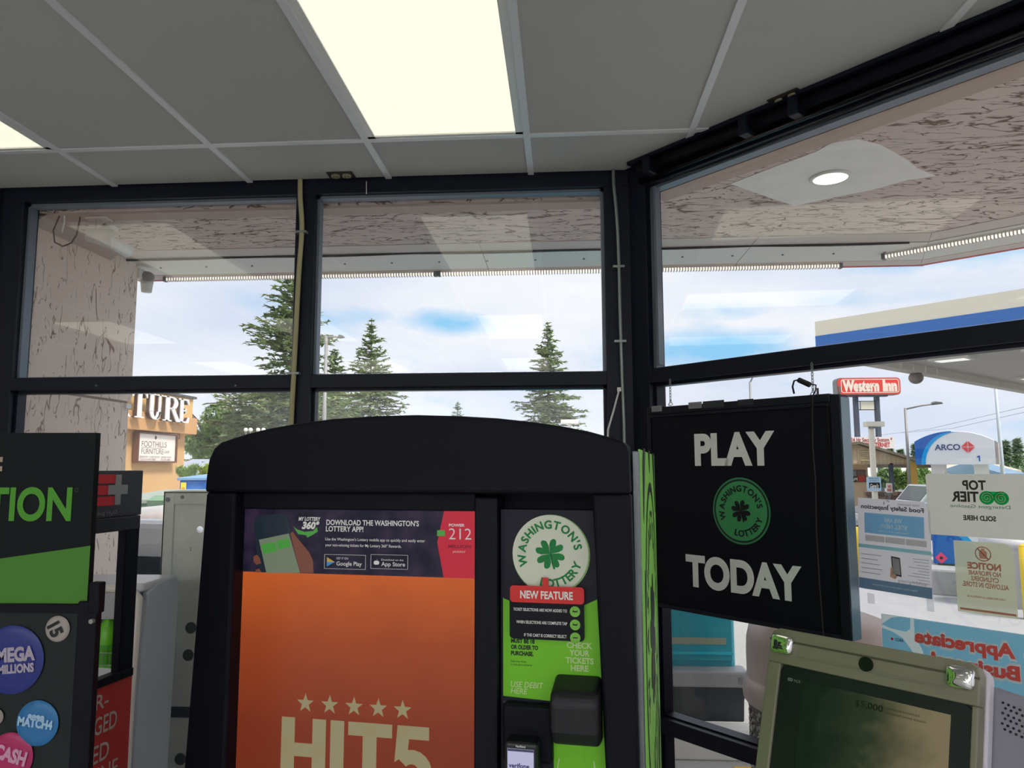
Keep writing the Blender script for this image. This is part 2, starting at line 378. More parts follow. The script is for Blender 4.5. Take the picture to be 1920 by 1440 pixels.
# light panels lying in the grid
DIFF = mat('light_diffuser', (240, 238, 220), .6, emit=PANEL, ecol=(241, 239, 218))
DIFF_FILL = mat('fill_diffuser_rear', (240, 238, 220), .6, emit=REAR_FILL, ecol=(232, 238, 250))  # added fill: unseen rear panels, far brighter than the visible ones
plabel = {(2, 1): 'lit troffer panel in the ceiling right above the lottery kiosk', (-1, 1): 'lit troffer panel at the left edge of the photo, second from the centre one'}
for (k, j), (xa, xb, y0, y1) in lights_cells.items():
    lab = plabel.get((k, j), 'lit ceiling troffer panel behind the camera, mirrored in the glass or added as fill light')
    t = thing('ceiling_light', lab, 'ceiling light', ((xa+xb)/2, (y0+y1)/2, CEIL), 0, 'ceiling troffers')
    hx, hy = .305-.0125, .61-.0125
    fr = MB()
    for a in ((-hx, -hx+.028, -hy, hy), (hx-.028, hx, -hy, hy), (-hx, hx, -hy, -hy+.016), (-hx, hx, hy-.016, hy)): fr.box(a[0], a[1], a[2], a[3], -.002, .02)
    fr.build('frame', WHITE, t)
    MB().box(-hx+.028, hx-.028, -hy+.016, (hy if y1-y0 > 1 else (y1-y0)/2)-.016, .004, .012).build('diffuser', DIFF if (j < 6 and (k, j) != (5, 5)) else DIFF_FILL, t)
# outlets set in the ceiling beside the windows
def outlet(loc, rz, lab):
    t = thing('ceiling_outlet', lab, 'outlet', loc, rz)
    MB().box(-.055, .055, -.033, .033, -.004, .0).build('plate', mat('dark_plate', (52, 46, 38), .5), t)
    for s in (-1, 1):
        so_ = MB().cyl((s*.024, 0, -.004), (s*.024, 0, -.010), .019, n=18).build('socket', mat('socket_tan', (168, 160, 130), .5), t)
        MB().box(s*.024-.008, s*.024-.005, -.006, .006, -.0106, -.0098).box(s*.024+.005, s*.024+.008, -.006, .006, -.0106, -.0098).build('slot', PBLACK, so_)
outlet((-.925, 2.995, CEIL-.0003), 0, 'duplex receptacle in the ceiling above the middle front window')
o2 = WC+WU*.66-WN*.11
outlet((.765, 2.445, CEIL-.0003), WROT, 'duplex receptacle in the ceiling beside the angled window header')
# walls
struct(MB().box(XL-.1, XL, YB, D, 0, 3.4).build('wall_left', WALL))
struct(MB().box(XL-.1, WE.x+.1, YB-.1, YB, 0, 3.4).build('wall_back', WALL))
wr3 = setting('window_unseen', (WE.x, 0, 0))  # unseen side wall, glazed to let more daylight into the room
for y0, y1 in ((YB, YB+.1), (-3.2, -3.1), (-1.2, -1.1), (WE.y-.1, WE.y)): MB().box(0, .1, y0, y1, 0, CEIL+.02).build('mullion', FRAME, wr3)
for z0, z1 in ((0, .12), (1.93, 1.985), (2.742, CEIL+.02)): MB().box(0.001, .099, YB, WE.y, z0, z1).build('transom', FRAME, wr3)
MB().box(.05, .056, YB+.05, WE.y-.05, .1, 2.75).build('glass_pane', GLASS, wr3)
struct(MB().box(XL, -2.475, D-.02, D+.1, 0, 3.4).build('wall_front', mat('wall_dark', (30, 38, 46), .6)))
# ---- front window
HZ = 2.770
wf = setting('window_1')
def member(mb, x0, x1, z0, z1, y0=0, y1=.1): mb.box(x0, x1, y0, y1, z0, z1)
wf.location = (0, D, 0)
MB().box(-2.475, .288, 0, .10, HZ, CEIL+.02).build('header', FRAME, wf, .002)
MB().box(-2.475, -2.368, 0, .1, 0, HZ).build('jamb', FRAME, wf, .002)
MB().box(-1.134, -1.051, 0, .1, 0, HZ).build('mullion', FRAME, wf, .002)
MB().box(.184, .30, 0, .1, 0, HZ).build('corner_post', FRAME, wf, .002)
for a, b in ((-2.368, -1.134), (-1.051, .184)):
    MB().box(a, b, 0, .1, 1.930, 1.985).build('transom', FRAME, wf, .002)
    MB().box(a, b, 0, .1, .585, .650).build('transom', FRAME, wf, .002)
    MB().box(a, b, 0, .1, 0, .12).build('sill', FRAME, wf, .002)
    for z0, z1 in ((1.985, HZ), (.65, 1.93), (.12, .585)):
        e = MB(); t_ = .012
        e.box(a, a+t_, .03, .075, z0, z1).box(b-t_, b, .03, .075, z0, z1).box(a, b, .03, .075, z1-t_, z1).box(a, b, .03, .075, z0, z0+.006)
        e.build('glazing_bead', ALU if z0 > 1.9 else FRAME, wf)
        MB().box(a+.004, b-.004, .050, .056, z0+.003, z1-.004).build('glass_pane', GLASS, wf)
# screws in the transom underside
for px in (181, 442):
    p = atY(px, 723, D-.002); sx = MB().cyl((p.x, -.006, p.z-0.0), (p.x, .001, p.z), .004, n=8); sx.build('screw', ALU, wf)
# ---- angled window on the right
wr = setting('window_2', (WC.x, WC.y, 0), WROT); FWr = Frame((WC.x, WC.y, 0), WROT)
MB().box(.0, SEND, 0, .10, 2.742, CEIL+.02).build('header', FRAME, wr, .002)
MB().box(.0, .088, 0, .1, 0, 2.742).build('jamb', FRAME, wr, .002)
MB().box(SEND-.08, SEND, 0, .1, 0, 2.742).build('jamb', FRAME, wr, .002)
for z0, z1, nm in ((1.928, 1.985, 'transom'), (.600, .655, 'transom'), (0, .12, 'sill')): MB().box(.088, SEND-.08, 0, .1, z0, z1).build(nm, FRAME, wr, .002)
for z0, z1 in ((1.985, 2.742), (.655, 1.928), (.12, .60)):
    MB().box(.088, .100, .03, .075, z0, z1).box(.088, SEND-.08, .03, .075, z1-.012, z1).box(.088, SEND-.08, .03, .075, z0, z0+.006).build('glazing_bead', ALU if z0 > 1.9 else FRAME, wr)
    MB().box(.092, SEND-.084, .050, .056, z0+.003, z1-.004).build('glass_pane', GLASS, wr)
MB().box(.112, .124, .02, .05, 2.0, 2.735).build('vertical_bead', ALU, wr)
# shade tube under the angled header with brackets and a hanging cable
t = thing('shade_roller', 'long black roller tube running along the header of the angled window', 'roller', (WC.x, WC.y, 2.80), WROT)
MB().cyl((.10, -.045, -.006), (2.5, -.045, -.006), .021, n=20).build('tube', BLACK, t, smooth=True)
MB().box(.06, 2.5, -.075, -.004, .018, .032).build('top_rail', FRAME, t)
MB().cyl((.08, -.022, -.042), (2.5, -.022, -.042), .011, n=14).build('bottom_bar', BLACKG, t, smooth=True)
for s in (.16, .60, .79, 1.5):
    MB().box(s-.018, s+.018, -.080, -.003, -.045, .018).build('bracket', FRAME, t, .004)
cb = []
for i in range(25):
    u = i/24; cb.append((.12+1.9*u, -.004, 2.742-.015*math.sin(math.pi*u)-.012*math.sin(u*9)))
o = MB(Matrix.Translation(WC) @ Matrix.Rotation(WROT, 4, 'Z')).tube(cb, .0035, 6).build('header_cable', CABLE); tag(o, 'thin black cable sagging along the underside of the angled header', 'cable')
# conduits on the mullions
def conduit(pts, m, lab, r=.0085, clamps=()):
    t = thing('conduit', lab, 'conduit', pts[-1])
    b = Vector(pts[-1]); sm = []
    P = [Vector(p)-b for p in pts]
    for i in range(len(P)-1):
        for j in range(6):
            u = j/6; p0 = P[max(i-1, 0)]; p1 = P[i]; p2 = P[i+1]; p3 = P[min(i+2, len(P)-1)]
            sm.append(.5*((2*p1)+(-p0+p2)*u+(2*p0-5*p1+4*p2-p3)*u*u+(-p0+3*p1-3*p2+p3)*u**3))
    sm.append(P[-1]); MB().tube(sm, r, 10).build('pipe', m, t, smooth=True)
    for c in clamps:
        c = Vector(c)-b; MB().box(c.x-.024, c.x+.024, c.y-.010, c.y+.028, c.z-.005, c.z+.005).build('clamp', GALV, t, .001)
pt = [atY(x, y, D-.018) for x, y in ((563, 336), (563, 370), (566, 430), (560, 520), (551, 700), (546, 800))]
pt += [Vector((pt[-1].x, D-.018, 1.2)), Vector((pt[-1].x, D-.018, .02))]
conduit(pt, CONDUIT, 'tan conduit running down the mullion between the two front windows', .0105, [atY(565, 435, D-.018), atY(551, 700, D-.018)])
pt = [atY(x, y, D-.02) for x, y in ((1150, 317), (1151, 350), (1156, 400), (1160, 480), (1163, 600), (1167, 720), (1171, 830))]
pt += [Vector((pt[-1].x, D-.02, 1.2)), Vector((pt[-1].x, D-.02, .02))]
conduit(pt, GALV, 'grey metal conduit running down the corner post of the windows', .0075, [atY(1160, 500, D-.02), atY(1163, 640, D-.02)])
p0, p1 = atY(1161, 730, D-.034), atY(1140, 806, D-.034)
t = thing('hanging_cable', 'thin white cord slanting off the corner post behind the kiosk', 'cord', (p1.x-.02, D-.03, .01)); q_ = Vector(t.location)
MB().tube([p-q_ for p in (p0, p0.lerp(p1, .5)+Vector((0, -.004, -.004)), p1, Vector((p1.x-.02, D-.03, 1.2)), Vector((p1.x-.02, D-.03, .01)))], .004, 6).build('cable', WHITE, t); MB().box(p0.x-q_.x-.008, p0.x-q_.x+.008, -.006, .006, p0.z-q_.z-.008, p0.z-q_.z+.008).build('clip', WHITE, t)
p0 = atY(687, 340, D-.006); p1 = atY(687, 364, D-.006)
o = MB().tube([p0, p1], .002, 5).build('cord_end', WHITE); tag(o, 'short white cord end hanging over the middle window header', 'cord')
# ================================================================== OUTSIDE THE GLASS: soffit, wing wall
# ground
ASPH = mat('asphalt', (172, 170, 166), .9, noise=.18, nscale=60, bump=.5, bscale=90)
CONC = mat('concrete', (164, 163, 166), .85, noise=.08, nscale=3)
struct(MB().prism([(-150, D+.1), (-2.4, D+.1), (CX, D+.1), (WE.x+.1, WE.y+.1), (WE.x+.1, -30), (150, -30), (150, 17), (-150, 17)], G-.1, G, 'z').build('ground', ASPH))
G2 = G-.56
struct(MB().add([(-150, 17, G), (150, 17, G), (150, 20.5, G2), (-150, 20.5, G2), (150, 220, G2), (-150, 220, G2)], [(0, 1, 2, 3), (3, 2, 4, 5)]).build('ground_lower', ASPH))
fc = Frame((7.3, 15.5, 0), WROT)
MB(Matrix.Translation((6.0, 9.0, G)) @ Matrix.Rotation(WROT, 4, 'Z')).box(-5.2, 30, -3.0, 11, 0, .012).build('concrete_pad', CONC)['kind'] = 'structure'
SZ = 2.752
roof = setting('roof')
c45 = (2.06, 4.33); far = (6.5, .55)
MB().prism([(XL-.2, YB-.2), (far[0], YB-.2), far, c45, (XL-.2, 4.33)], CEIL+.07, 3.35, 'z').build('roof_deck', WALL, roof)
soff = setting('soffit')
sp = [(-2.6, D+.10), (CX+.05, D+.10), (WE.x+.10, WE.y+.10), (WE.x+.10, -3), (4.2, -3), (4.2, 1.3), (1.98, 3.30), (1.80, 3.74), (-2.6, 3.74)]
MB().prism([(-2.6, D+.10), (CX+.04, D+.10), (1.0, 3.89), (-2.6, 3.89)], SZ, SZ+.02, 'z').build('stucco_panel', MATS['soffit_stucco'], soff)
a = WC+WN*.10
dirr = Vector((far[0]-c45[0], far[1]-c45[1], 0)).normalized(); nr = Vector((dirr.y, -dirr.x, 0)); nr = -nr if nr.y > 0 else nr
p_ = Vector((c45[0], c45[1], 0))+nr*.44; A_ = p_+dirr*((3.89-p_.y)/dirr.y); B_ = A_+dirr*5.2
q = [(CX+.04, D+.10), (WE.x+.10, WE.y+.06), (WE.x+.10, -1.5), (B_.x, -1.5), (B_.x, B_.y), (A_.x, A_.y), (1.0, A_.y)]
MB().prism(q, SZ, SZ+.02, 'z').build('stucco_panel', MATS['soffit_stucco'], soff)
# painted trim boards where soffit meets the frames
TRIM = mat('trim_taupe', (196, 172, 158), .7)
MB().box(-2.6, CX+.03, D+.101, D+.125, SZ-.004, 2.95).build('head_closure', TRIM, soff)
MB(Matrix.Translation(WC) @ Matrix.Rotation(WROT, 4, 'Z')).box(.0, SEND, .101, .125, SZ-.006, 2.95).build('head_closure', TRIM, soff)
MB().box(-2.4, CX, D+.10, D+.19, SZ-.012, SZ).build('trim_board', TRIM, soff)
MB(Matrix.Translation(WC) @ Matrix.Rotation(WROT, 4, 'Z')).box(.03, SEND, .10, .20, SZ-.014, SZ).build('trim_board', TRIM, soff)
# back of the fascia: strip, dark gap, panels
FP = mat('fascia_panel', (214, 200, 192), .6); FW2 = mat('fascia_light', (226, 222, 216), .5)
def edge_strip(o0, o1, z0, z1, m, name, cut=None):
    # along the front run
    def off(o):   # corner of the two runs at offset o back from the outer edge
        return None
    dirr = Vector((far[0]-c45[0], far[1]-c45[1], 0)).normalized(); nr = Vector((dirr.y, -dirr.x, 0)); nr = -nr if nr.y > 0 else nr
    def corner(o):
        # intersection of Y = 4.33-o and the angled edge moved in by o
        p = Vector((c45[0], c45[1], 0))+nr*o; y = c45[1]-o; t_ = (y-p.y)/dirr.y; return p+dirr*t_
    A, B = corner(o0), corner(o1)
    xs = [-2.6, -.42, 1.0]
    for i in range(3):
        if i < 2: poly = [(xs[i]+.002, c45[1]-o0), (xs[i+1]-.002, c45[1]-o0), (xs[i+1]-.002, c45[1]-o1), (xs[i]+.002, c45[1]-o1)]
        else: poly = [(xs[2]+.002, c45[1]-o0), (A.x, A.y), (B.x, B.y), (xs[2]+.002, c45[1]-o1)]
        MB().prism(poly, z0, z1, 'z').build(name, m, soff)
    for a_, b_ in ((0, 1.3), (1.3, 2.6), (2.6, 5)):
        P0, P1, P2, P3 = A+dirr*(a_+.002), A+dirr*(b_-.002), B+dirr*(b_-.002), B+dirr*(a_+.002)
        MB().prism([(p.x, p.y) for p in (P0, P1, P2, P3)], z0, z1, 'z').build(name, m, soff)
    return dirr, nr
edge_strip(.45, .59, SZ-.004, SZ+.012, FP, 'fascia_strip')
edge_strip(.435, .45, SZ+.004, SZ+.02, mat('gap_dark', (60, 44, 40), .8), 'shadow_gap')
DR, NR = edge_strip(.10, .435, SZ-.006, SZ+.008, FW2, 'fascia_panel')
edge_strip(.0, .10, SZ-.008, SZ+.02, FP, 'fascia_edge')
MB().prism([(-2.6, 4.33), (2.06, 4.33), (2.09, 4.36), (-2.6, 4.36)], SZ-.009, 3.6, 'z').build('fascia_face', mat('fascia_red', (196, 60, 62), .5), soff)
Pf = Vector((c45[0], c45[1], 0)); MB().prism([(p.x, p.y) for p in (Pf, Pf+DR*5, Pf+DR*5-NR*.03, Pf-NR*.03)], SZ-.009, 3.6, 'z').build('fascia_face', MATS['fascia_red'], soff)
bm = MB()
for i in range(16):
    bm.cyl((-2.3+i*.27, 4.06, SZ-.006), (-2.3+i*.27, 4.06, SZ-.012), .006, n=6)
bm.build('bolt', GREY, soff)
# sagging cable along the soffit edge
o = MB().tube([(-2.6+i*.2, 3.885, SZ-.006-.006*abs(math.sin(i*.7))) for i in range(23)], .006, 6).build('soffit_cable', CABLE); tag(o, 'dark cable run along the outer edge of the soffit', 'cable')
# white square patch with a downlight
pc = [atZ(x, y, SZ-.003) for x, y in ((1370, 345), (1440, 318), (1530, 285), (1560, 268), (1605, 262), (1650, 272), (1700, 300), (1722, 318), (1755, 330), (1700, 338), (1640, 355), (1575, 368), (1490, 386), (1440, 370))]
MB().prism([(p.x, p.y) for p in pc], SZ-.003, SZ+.001, 'z').build('paint_patch', mat('patch_white', (252, 248, 244), .85, noise=.05, bump=.3, bscale=30), soff)
pdl = atZ(1557, 331, SZ)
t = thing('downlight', 'round lit downlight in the white patched square of the soffit', 'downlight', (pdl.x, pdl.y, SZ-.003))
MB().lathe([(.074, 0), (.080, -.003), (.074, -.008), (.066, -.008), (.066, -.004)], 36).build('trim_ring', WHITE, t, smooth=True)
MB().cyl((0, 0, -.0045), (0, 0, -.006), .0655, n=36).build('lens', mat('downlight_lens', (255, 240, 215), .5, emit=2.2), t)
dl = bpy.data.lights.new('downlight_lamp', 'SPOT'); dl.energy = 6; dl.spot_size = R(120); dl.color = (1, .88, .7); dlo = bpy.data.objects.new('downlight_lamp', dl); COL.objects.link(dlo); dlo.location = (0, 0, -.03); dlo.parent = t
# light strips with louvre teeth
LEDM = mat('strip_lens', (250, 250, 245), .4, emit=.9, ecol=(255, 250, 240)); 
def strip(A, B, lab):
    A = Vector(A); B = Vector(B); L_ = (B-A).length; t = thing('strip_light', lab, 'strip light', A, math.atan2(B.y-A.y, B.x-A.x), 'strip lights behind the fascia')
    MB().box(0, L_, -.012, .012, -.008, .012).build('housing', WHITE, t)
    MB().box(.004, L_-.004, -.014, .008, -.020, -.006).build('lens', LEDM, t)
    b = MB(); n = int(L_/.016)
    for i in range(n): b.box(.006+i*.016, .011+i*.016, -.019, .010, -.026, -.004)
    b.build('teeth', mat('teeth_grey', (196, 186, 176), .4), t, kind='stuff')
    for x in (0, L_): MB().box(x-.008, x+.008, -.02, .012, -.027, .014).build('end_cap', GREY, t)
strip((-2.385, 4.27, SZ-.010), (-.735, 4.27, SZ-.010), 'lit strip light behind the fascia, the one reaching to the stucco wing wall')
strip((-.715, 4.27, SZ-.010), (1.59, 4.27, SZ-.010), 'lit strip light behind the fascia, the long one across the middle window and corner')
pa = atZ(1657, 478, SZ-.010); pb = atZ(1935, 426, SZ-.010)
strip(pa, pa+(pb-pa).normalized()*2.0, 'lit strip light on the slanting fascia at the right edge of the photo')
# wing wall
wing = setting('wall_wing')
MB().box(-2.62, -2.40, D+.10, 4.0, 1.965, 3.3).build('stucco_upper', MATS['wing_stucco'], wing)
MB().box(-2.62, -2.404, D+.10, 3.985, G, 1.952).build('stucco_lower', MATS['wing_stucco'], wing)
MB().box(-2.60, -2.41, D+.10, 3.98, 1.950, 1.967).build('joint', mat('joint_grey', (150, 136, 126), .7), wing)
MB().prism([(-2.398, 2.752), (-2.33, 2.752), (-2.398, 2.70)], D+.10, 3.74).build('cove', TRIM, wing)
p = atY(229+8, 757, 3.98); MB().box(-2.408, -2.388, 3.94, 3.985, 1.925, 1.95).build('clip', WHITE, wing)
# cameras / flood light under the soffit by the wing wall
t = thing('flood_light', 'small beige twin-arm flood light under the soffit by the wing wall', 'flood light', (-2.12, 3.20, SZ))
MB().box(-.05, .05, -.03, .03, -.02, 0).build('base', FP, t, .004)
MB().cyl((0, 0, -.02), (0, 0, -.09), .014).build('stem', FP, t, smooth=True)
MB().cyl((-.05, -.01, -.09), (.05, .03, -.10), .03, .045, 20).build('lamp_head', mat('cam_beige', (214, 204, 196), .5), t, smooth=True)
t = thing('security_camera', 'white bullet security camera under the soffit, aimed along the wing wall', 'camera', (-2.16, 3.36, SZ))
MB().cyl((0, 0, 0), (0, 0, -.012), .03, n=20).build('mount', WHITE, t)
MB().cyl((0, 0, -.012), (0, 0, -.05), .010).build('neck', WHITE, t)
MB().cyl((-.02, -.06, -.06), (.03, .10, -.09), .028, .034, 20).build('housing', WHITE, t, smooth=True)
MB().cyl((.03, .10, -.09), (.0315, .105, -.091), .027, n=20).build('lens', BLACKG, t)
t = thing('cable_loop', 'dangling cable loop hanging from the soffit at the far left', 'cable', (-2.27, 3.15, SZ))
lp = [(0, 0, 0), (-.012, 0, -.03), (-.03, 0, -.08), (-.02, 0, -.135), (.02, 0, -.155), (.06, 0, -.14), (.075, .01, -.1), (.078, .02, -.03), (.08, .02, 0)]
MB().tube(lp, .0035, 6).build('cable', mat('cable_tan', (110, 92, 78), .6), t)
MB().tube([(.018, 0, 0), (.020, 0, -.04), (.012, 0, -.09)], .003, 6).build('cord', WHITE, t)
t = thing('dome_camera', 'small white dome camera on the outer end of the wing wall', 'camera', (-2.385, 4.06, 2.70))
MB().box(-.06, -.0, -.065, .0, -.03, .03).build('bracket', WHITE, t, .005)
MB().ball((.005, .0, -.01), .042, 18, 12, (1.0, 1, .8)).build('dome', mat('dome_grey', (150, 138, 134), .4), t, smooth=True)
MB().cyl((.0, .01, -.03), (.0, .01, -.095), .036, .028, 20).build('skirt', WHITE, t, smooth=True)
# ================================================================== LOTTERY KIOSK
KR = -R(8.6); KF = Frame((-.245, 1.3, 0), KR)
kiosk = thing('lottery_kiosk', 'tall black lottery vending kiosk with arched hood and orange screen in front of the windows', 'kiosk', KF.o, KR)
hood = [(-.405, 1.555)]+[KF(*q_) for q_ in ((405, 893), (410, 862), (419, 842), (432, 830), (478, 815), (520, 805), (575, 795), (640, 787), (715, 782), (790, 780), (870, 782), (940, 786), (1000, 792.5), (1060, 801), (1110, 811), (1150, 822), (1168, 828.5), (1177, 836), (1181, 852))]+[(.362, 1.555)]
MB().prism(hood, -.032, .07).build('hood', BLACK, kiosk, .006, 3)
MB().prism([(a, b-.015) for a, b in hood if b > 1.585]+[(.355, 1.2), (-.40, 1.2)], .07, .74).build('rear_body', BLACK, kiosk, .004)
MB().prism([(-.403, 1.555), (-.343, 1.555), (-.343, 1.535), (-.345, .10), (-.440, .10), (-.425, 1.06)], -.03, .08).build('left_pillar', BLACK, kiosk, .006, 3)
MB().prism([(.299, 1.556), (.362, 1.556), (.366, 1.1), (.372, .10), (.322, .10), (.315, 1.12), (.306, 1.38)], -.03, .08).build('right_pillar', BLACK, kiosk, .006, 3)
MB().box(.098, .138, -.012, .05, .1, 1.548).build('centre_bar', mat('bar_black', (14, 17, 28), .5, spec=.18), kiosk, .003)
MB().box(-.345, .315, .045, .08, .10, 1.56).build('back_plate', BLACK, kiosk)
MB().box(-.345, .098, -.006, .045, 1.524, 1.556).build('top_bezel', BLACK, kiosk, .003)
MB().box(-.42, .355, .08, .74, .0, 1.2).build('cabinet', BLACK, kiosk, .004)
MB().box(-.44, .37, -.03, .08, 0, .10).build('plinth', BLACK, kiosk, .006)
# screen
def screen_mat(name, kind):
    m = bpy.data.materials.new(name); m.use_nodes = True; t = m.node_tree; p = t.nodes['Principled BSDF']; L = t.links.new
    p.inputs['Base Color'].default_value = (.01, .01, .012, 1); p.inputs['Roughness'].default_value = .22; p.inputs['Specular IOR Level'].default_value = .22
    co = t.nodes.new('ShaderNodeTexCoord'); sx = t.nodes.new('ShaderNodeSeparateXYZ'); L(co.outputs['Object'], sx.inputs[0])
    cr = t.nodes.new('ShaderNodeValToRGB'); mr = t.nodes.new('ShaderNodeMapRange')
    n = t.nodes.new('ShaderNodeTexNoise'); n.inputs['Detail'].default_value = 5; L(co.outputs['Object'], n.inputs['Vector'])
    if kind == 'orange':
        n.inputs['Scale'].default_value = 9
        mr.inputs['From Min'].default_value = .95; mr.inputs['From Max'].default_value = 1.41; L(sx.outputs['Z'], mr.inputs[0])
        e = cr.color_ramp.elements; e[0].color = rgb(112, 40, 18); e[1].color = rgb(200, 94, 38); e[0].position = 0; e[1].position = 1
        q = e.new(.45); q.color = rgb(128, 50, 24); q = e.new(.75); q.color = rgb(160, 70, 30)
        f = t.nodes.new('ShaderNodeMath'); f.operation = 'MULTIPLY_ADD'; f.inputs[1].default_value = .16; L(n.outputs['Fac'], f.inputs[0]); 
        g = t.nodes.new('ShaderNodeMath'); g.operation = 'SUBTRACT'; g.inputs[1].default_value = .08; L(mr.outputs[0], g.inputs[0]); L(g.outputs[0], f.inputs[2]); L(f.outputs[0], cr.inputs[0])
        p.inputs['Emission Strength'].default_value = .82
    elif kind == 'navy':
        n.inputs['Scale'].default_value = 26; L(n.outputs['Fac'], cr.inputs[0]); e = cr.color_ramp.elements
        e[0].color = rgb(16, 18, 38); e[0].position = .38; e[1].color = rgb(52, 40, 62); e[1].position = .66; p.inputs['Emission Strength'].default_value = .75
    elif kind == 'lcd_reflection':
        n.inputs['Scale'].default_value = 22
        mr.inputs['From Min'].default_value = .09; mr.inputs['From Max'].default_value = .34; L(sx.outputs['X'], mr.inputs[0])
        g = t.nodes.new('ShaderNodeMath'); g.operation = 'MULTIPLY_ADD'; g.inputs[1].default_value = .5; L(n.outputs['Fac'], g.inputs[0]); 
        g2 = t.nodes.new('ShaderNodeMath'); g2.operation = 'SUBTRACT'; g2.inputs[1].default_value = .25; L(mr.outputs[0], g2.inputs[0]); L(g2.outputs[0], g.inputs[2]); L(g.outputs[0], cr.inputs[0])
        e = cr.color_ramp.elements; e[0].color = rgb(10, 30, 16); e[1].color = rgb(134, 122, 92); e[0].position = .1; e[1].position = .95  # room's reflection painted into the emission, dark green to beige
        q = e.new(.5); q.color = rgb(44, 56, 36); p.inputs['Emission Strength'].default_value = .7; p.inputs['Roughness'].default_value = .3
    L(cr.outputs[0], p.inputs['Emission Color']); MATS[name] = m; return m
scr = MB().box(-.345, .097, .004, .044, .55, 1.411).build('screen', screen_mat('screen_orange', 'orange'), kiosk)
ban = MB().box(-.343, .097, .003, .044, 1.411, 1.524).build('screen_banner', screen_mat('screen_navy', 'navy'), kiosk)
def emat(name, c, e): return mat(name, (5, 5, 5), .3, emit=e, ecol=c)
EW = emat('lit_white', (205, 205, 200), .75); EB = emat('lit_beige', (150, 140, 105), .8); ER_ = emat('lit_red', (190, 22, 50), .8); EGR = emat('lit_green', (70, 150, 60), .8)
y_ = .0022
MB().prism([(.040, 1.524), (.097, 1.524), (.097, 1.411), (.040, 1.411), (.028, 1.47)], y_, .004).build('red_flag', ER_, ban)
def kp(px, py): return KF(px, py, y_)
b = MB()
for s_, px, py, h, wpx in (('DOWNLOAD THE WASHINGTON\'S', 612, 984, .0088, 177), ('LOTTERY APP!', 611, 996, .0088, 73)):
    x, z = kp(px, py); b.text(s_, x, z, h, .0018, w=wpx*.000985, bold=.02)
b.build('headline', EW, ban, kind='stuff'); b = MB()
for s_, px, py, h, wpx in (("Use the Washington's Lottery mobile app to quickly and easily enter", 610, 1013, .0048, 190), ('your non-winning tickets for My Lottery 360° Rewards.', 610, 1024, .0048, 146)):
    x, z = kp(px, py); b.text(s_, x, z, h, .0018, w=wpx*.000985, bold=.005)
x, z = kp(560, 976); b.text('MY LOTTERY', x, z, .0062, .0018, w=.043, bold=.03, shear=.2)
x, z = kp(566, 991); b.text('360°', x, z, .0115, .0018, w=.034, bold=.05, shear=.2)
x, z = kp(631, 1048.5); b.text('GET IT ON', x, z, .0034, .0018, w=.022); x, z = kp(631, 1060); b.text('Google Play', x, z, .0068, .0018, w=.048, bold=.01)
x, z = kp(715, 1051); b.text('Download on the', x, z, .0032, .0018, w=.041); x, z = kp(715, 1061); b.text('App Store', x, z, .0068, .0018, w=.044, bold=.01)
x, z = kp(842, 1011); b.text('212', x, z, .0185, .0012, w=.040, bold=-.01)
x, z = kp(842, 987); b.text('POWER', x, z, .0045, .0012, w=.028, bold=.03); x, z = kp(849, 1036); b.text('JACKPOT', x, z, .003, .0012, w=.023)
for px0, px1 in ((608, 686), (695, 765)):
    x0, z0 = kp(px0, 1066); x1, z1 = kp(px1, 1041); t_ = .0005
    for q in ((x0, x1, z0, z0+t_), (x0, x1, z1-t_, z1), (x0, x0+t_, z0, z1), (x1-t_, x1, z0, z1)): b.box(q[0], q[1], .0016, .002, q[2], q[3])
b.build('banner_lettering', EW, ban, kind='stuff')
x, z = kp(841, 1027); MB().text('MILLION', x, z, .0052, .0012, w=.040, bold=.03).build('banner_lettering', emat('lit_maroon', (110, 8, 40), .8), ban)
# green swirl under 360, play triangle, apple, phone with hand
MB().prism([(-.244, 1.493), (-.236, 1.488), (-.222, 1.484), (-.205, 1.486), (-.198, 1.493), (-.196, 1.485), (-.206, 1.479), (-.216, 1.474), (-.218, 1.478), (-.234, 1.480)], .0014, .002).build('swirl', EGR, ban)
x0, z0 = kp(613, 1062); x1, z1 = kp(628, 1045); zm = (z0+z1)/2
MB().prism([(x0, z0), (x0, zm), (x1, zm)], .0012, .0018).build('play_mark', emat('lit_blue', (60, 130, 190), .8), ban)
MB().prism([(x0, zm), (x0, z1), (x1, zm)], .0012, .0018).build('play_mark', emat('lit_yellow', (180, 150, 60), .8), ban)
x, z = kp(706, 1055); MB().ring(x-.0015, z, 0, .0036, .0014, 14).ring(x+.0018, z, 0, .0034, .0014, 14).prism([(x, z+.004), (x+.002, z+.0065), (x+.001, z+.0045)], .0014, .002).build('fruit_mark', EW, ban)
ph = [kp(*p) for p in ((486, 1073), (476, 985), (478, 973), (484, 968), (524, 963), (536, 966), (540, 972), (563, 1073))]
MB().prism(ph, .0016, .0028).build('phone_picture', emat('lit_phone', (26, 40, 52), .7), ban)
ph = [kp(*p) for p in ((500, 1074), (486, 1012), (542, 1000), (563, 1074))]
MB().prism(ph, .0010, .0016).build('phone_picture', emat('lit_pale', (120, 135, 110), .7), ban)
for q in (((491, 1021), (516, 1016), (521, 1033), (495, 1039)), ((519, 1014), (541, 1009), (546, 1025), (523, 1031))):
    MB().prism([kp(*p) for p in q], .0006, .0010).build('phone_picture', EGR, ban)
SKIN = emat('lit_skin', (120, 70, 55), .75)
MB().prism([kp(*p) for p in ((545, 1000), (549, 997), (557, 1008), (566, 1019), (580, 1036), (587, 1052), (588, 1074), (564, 1074), (552, 1030))], .0008, .0026).build('hand_picture', SKIN, ban)
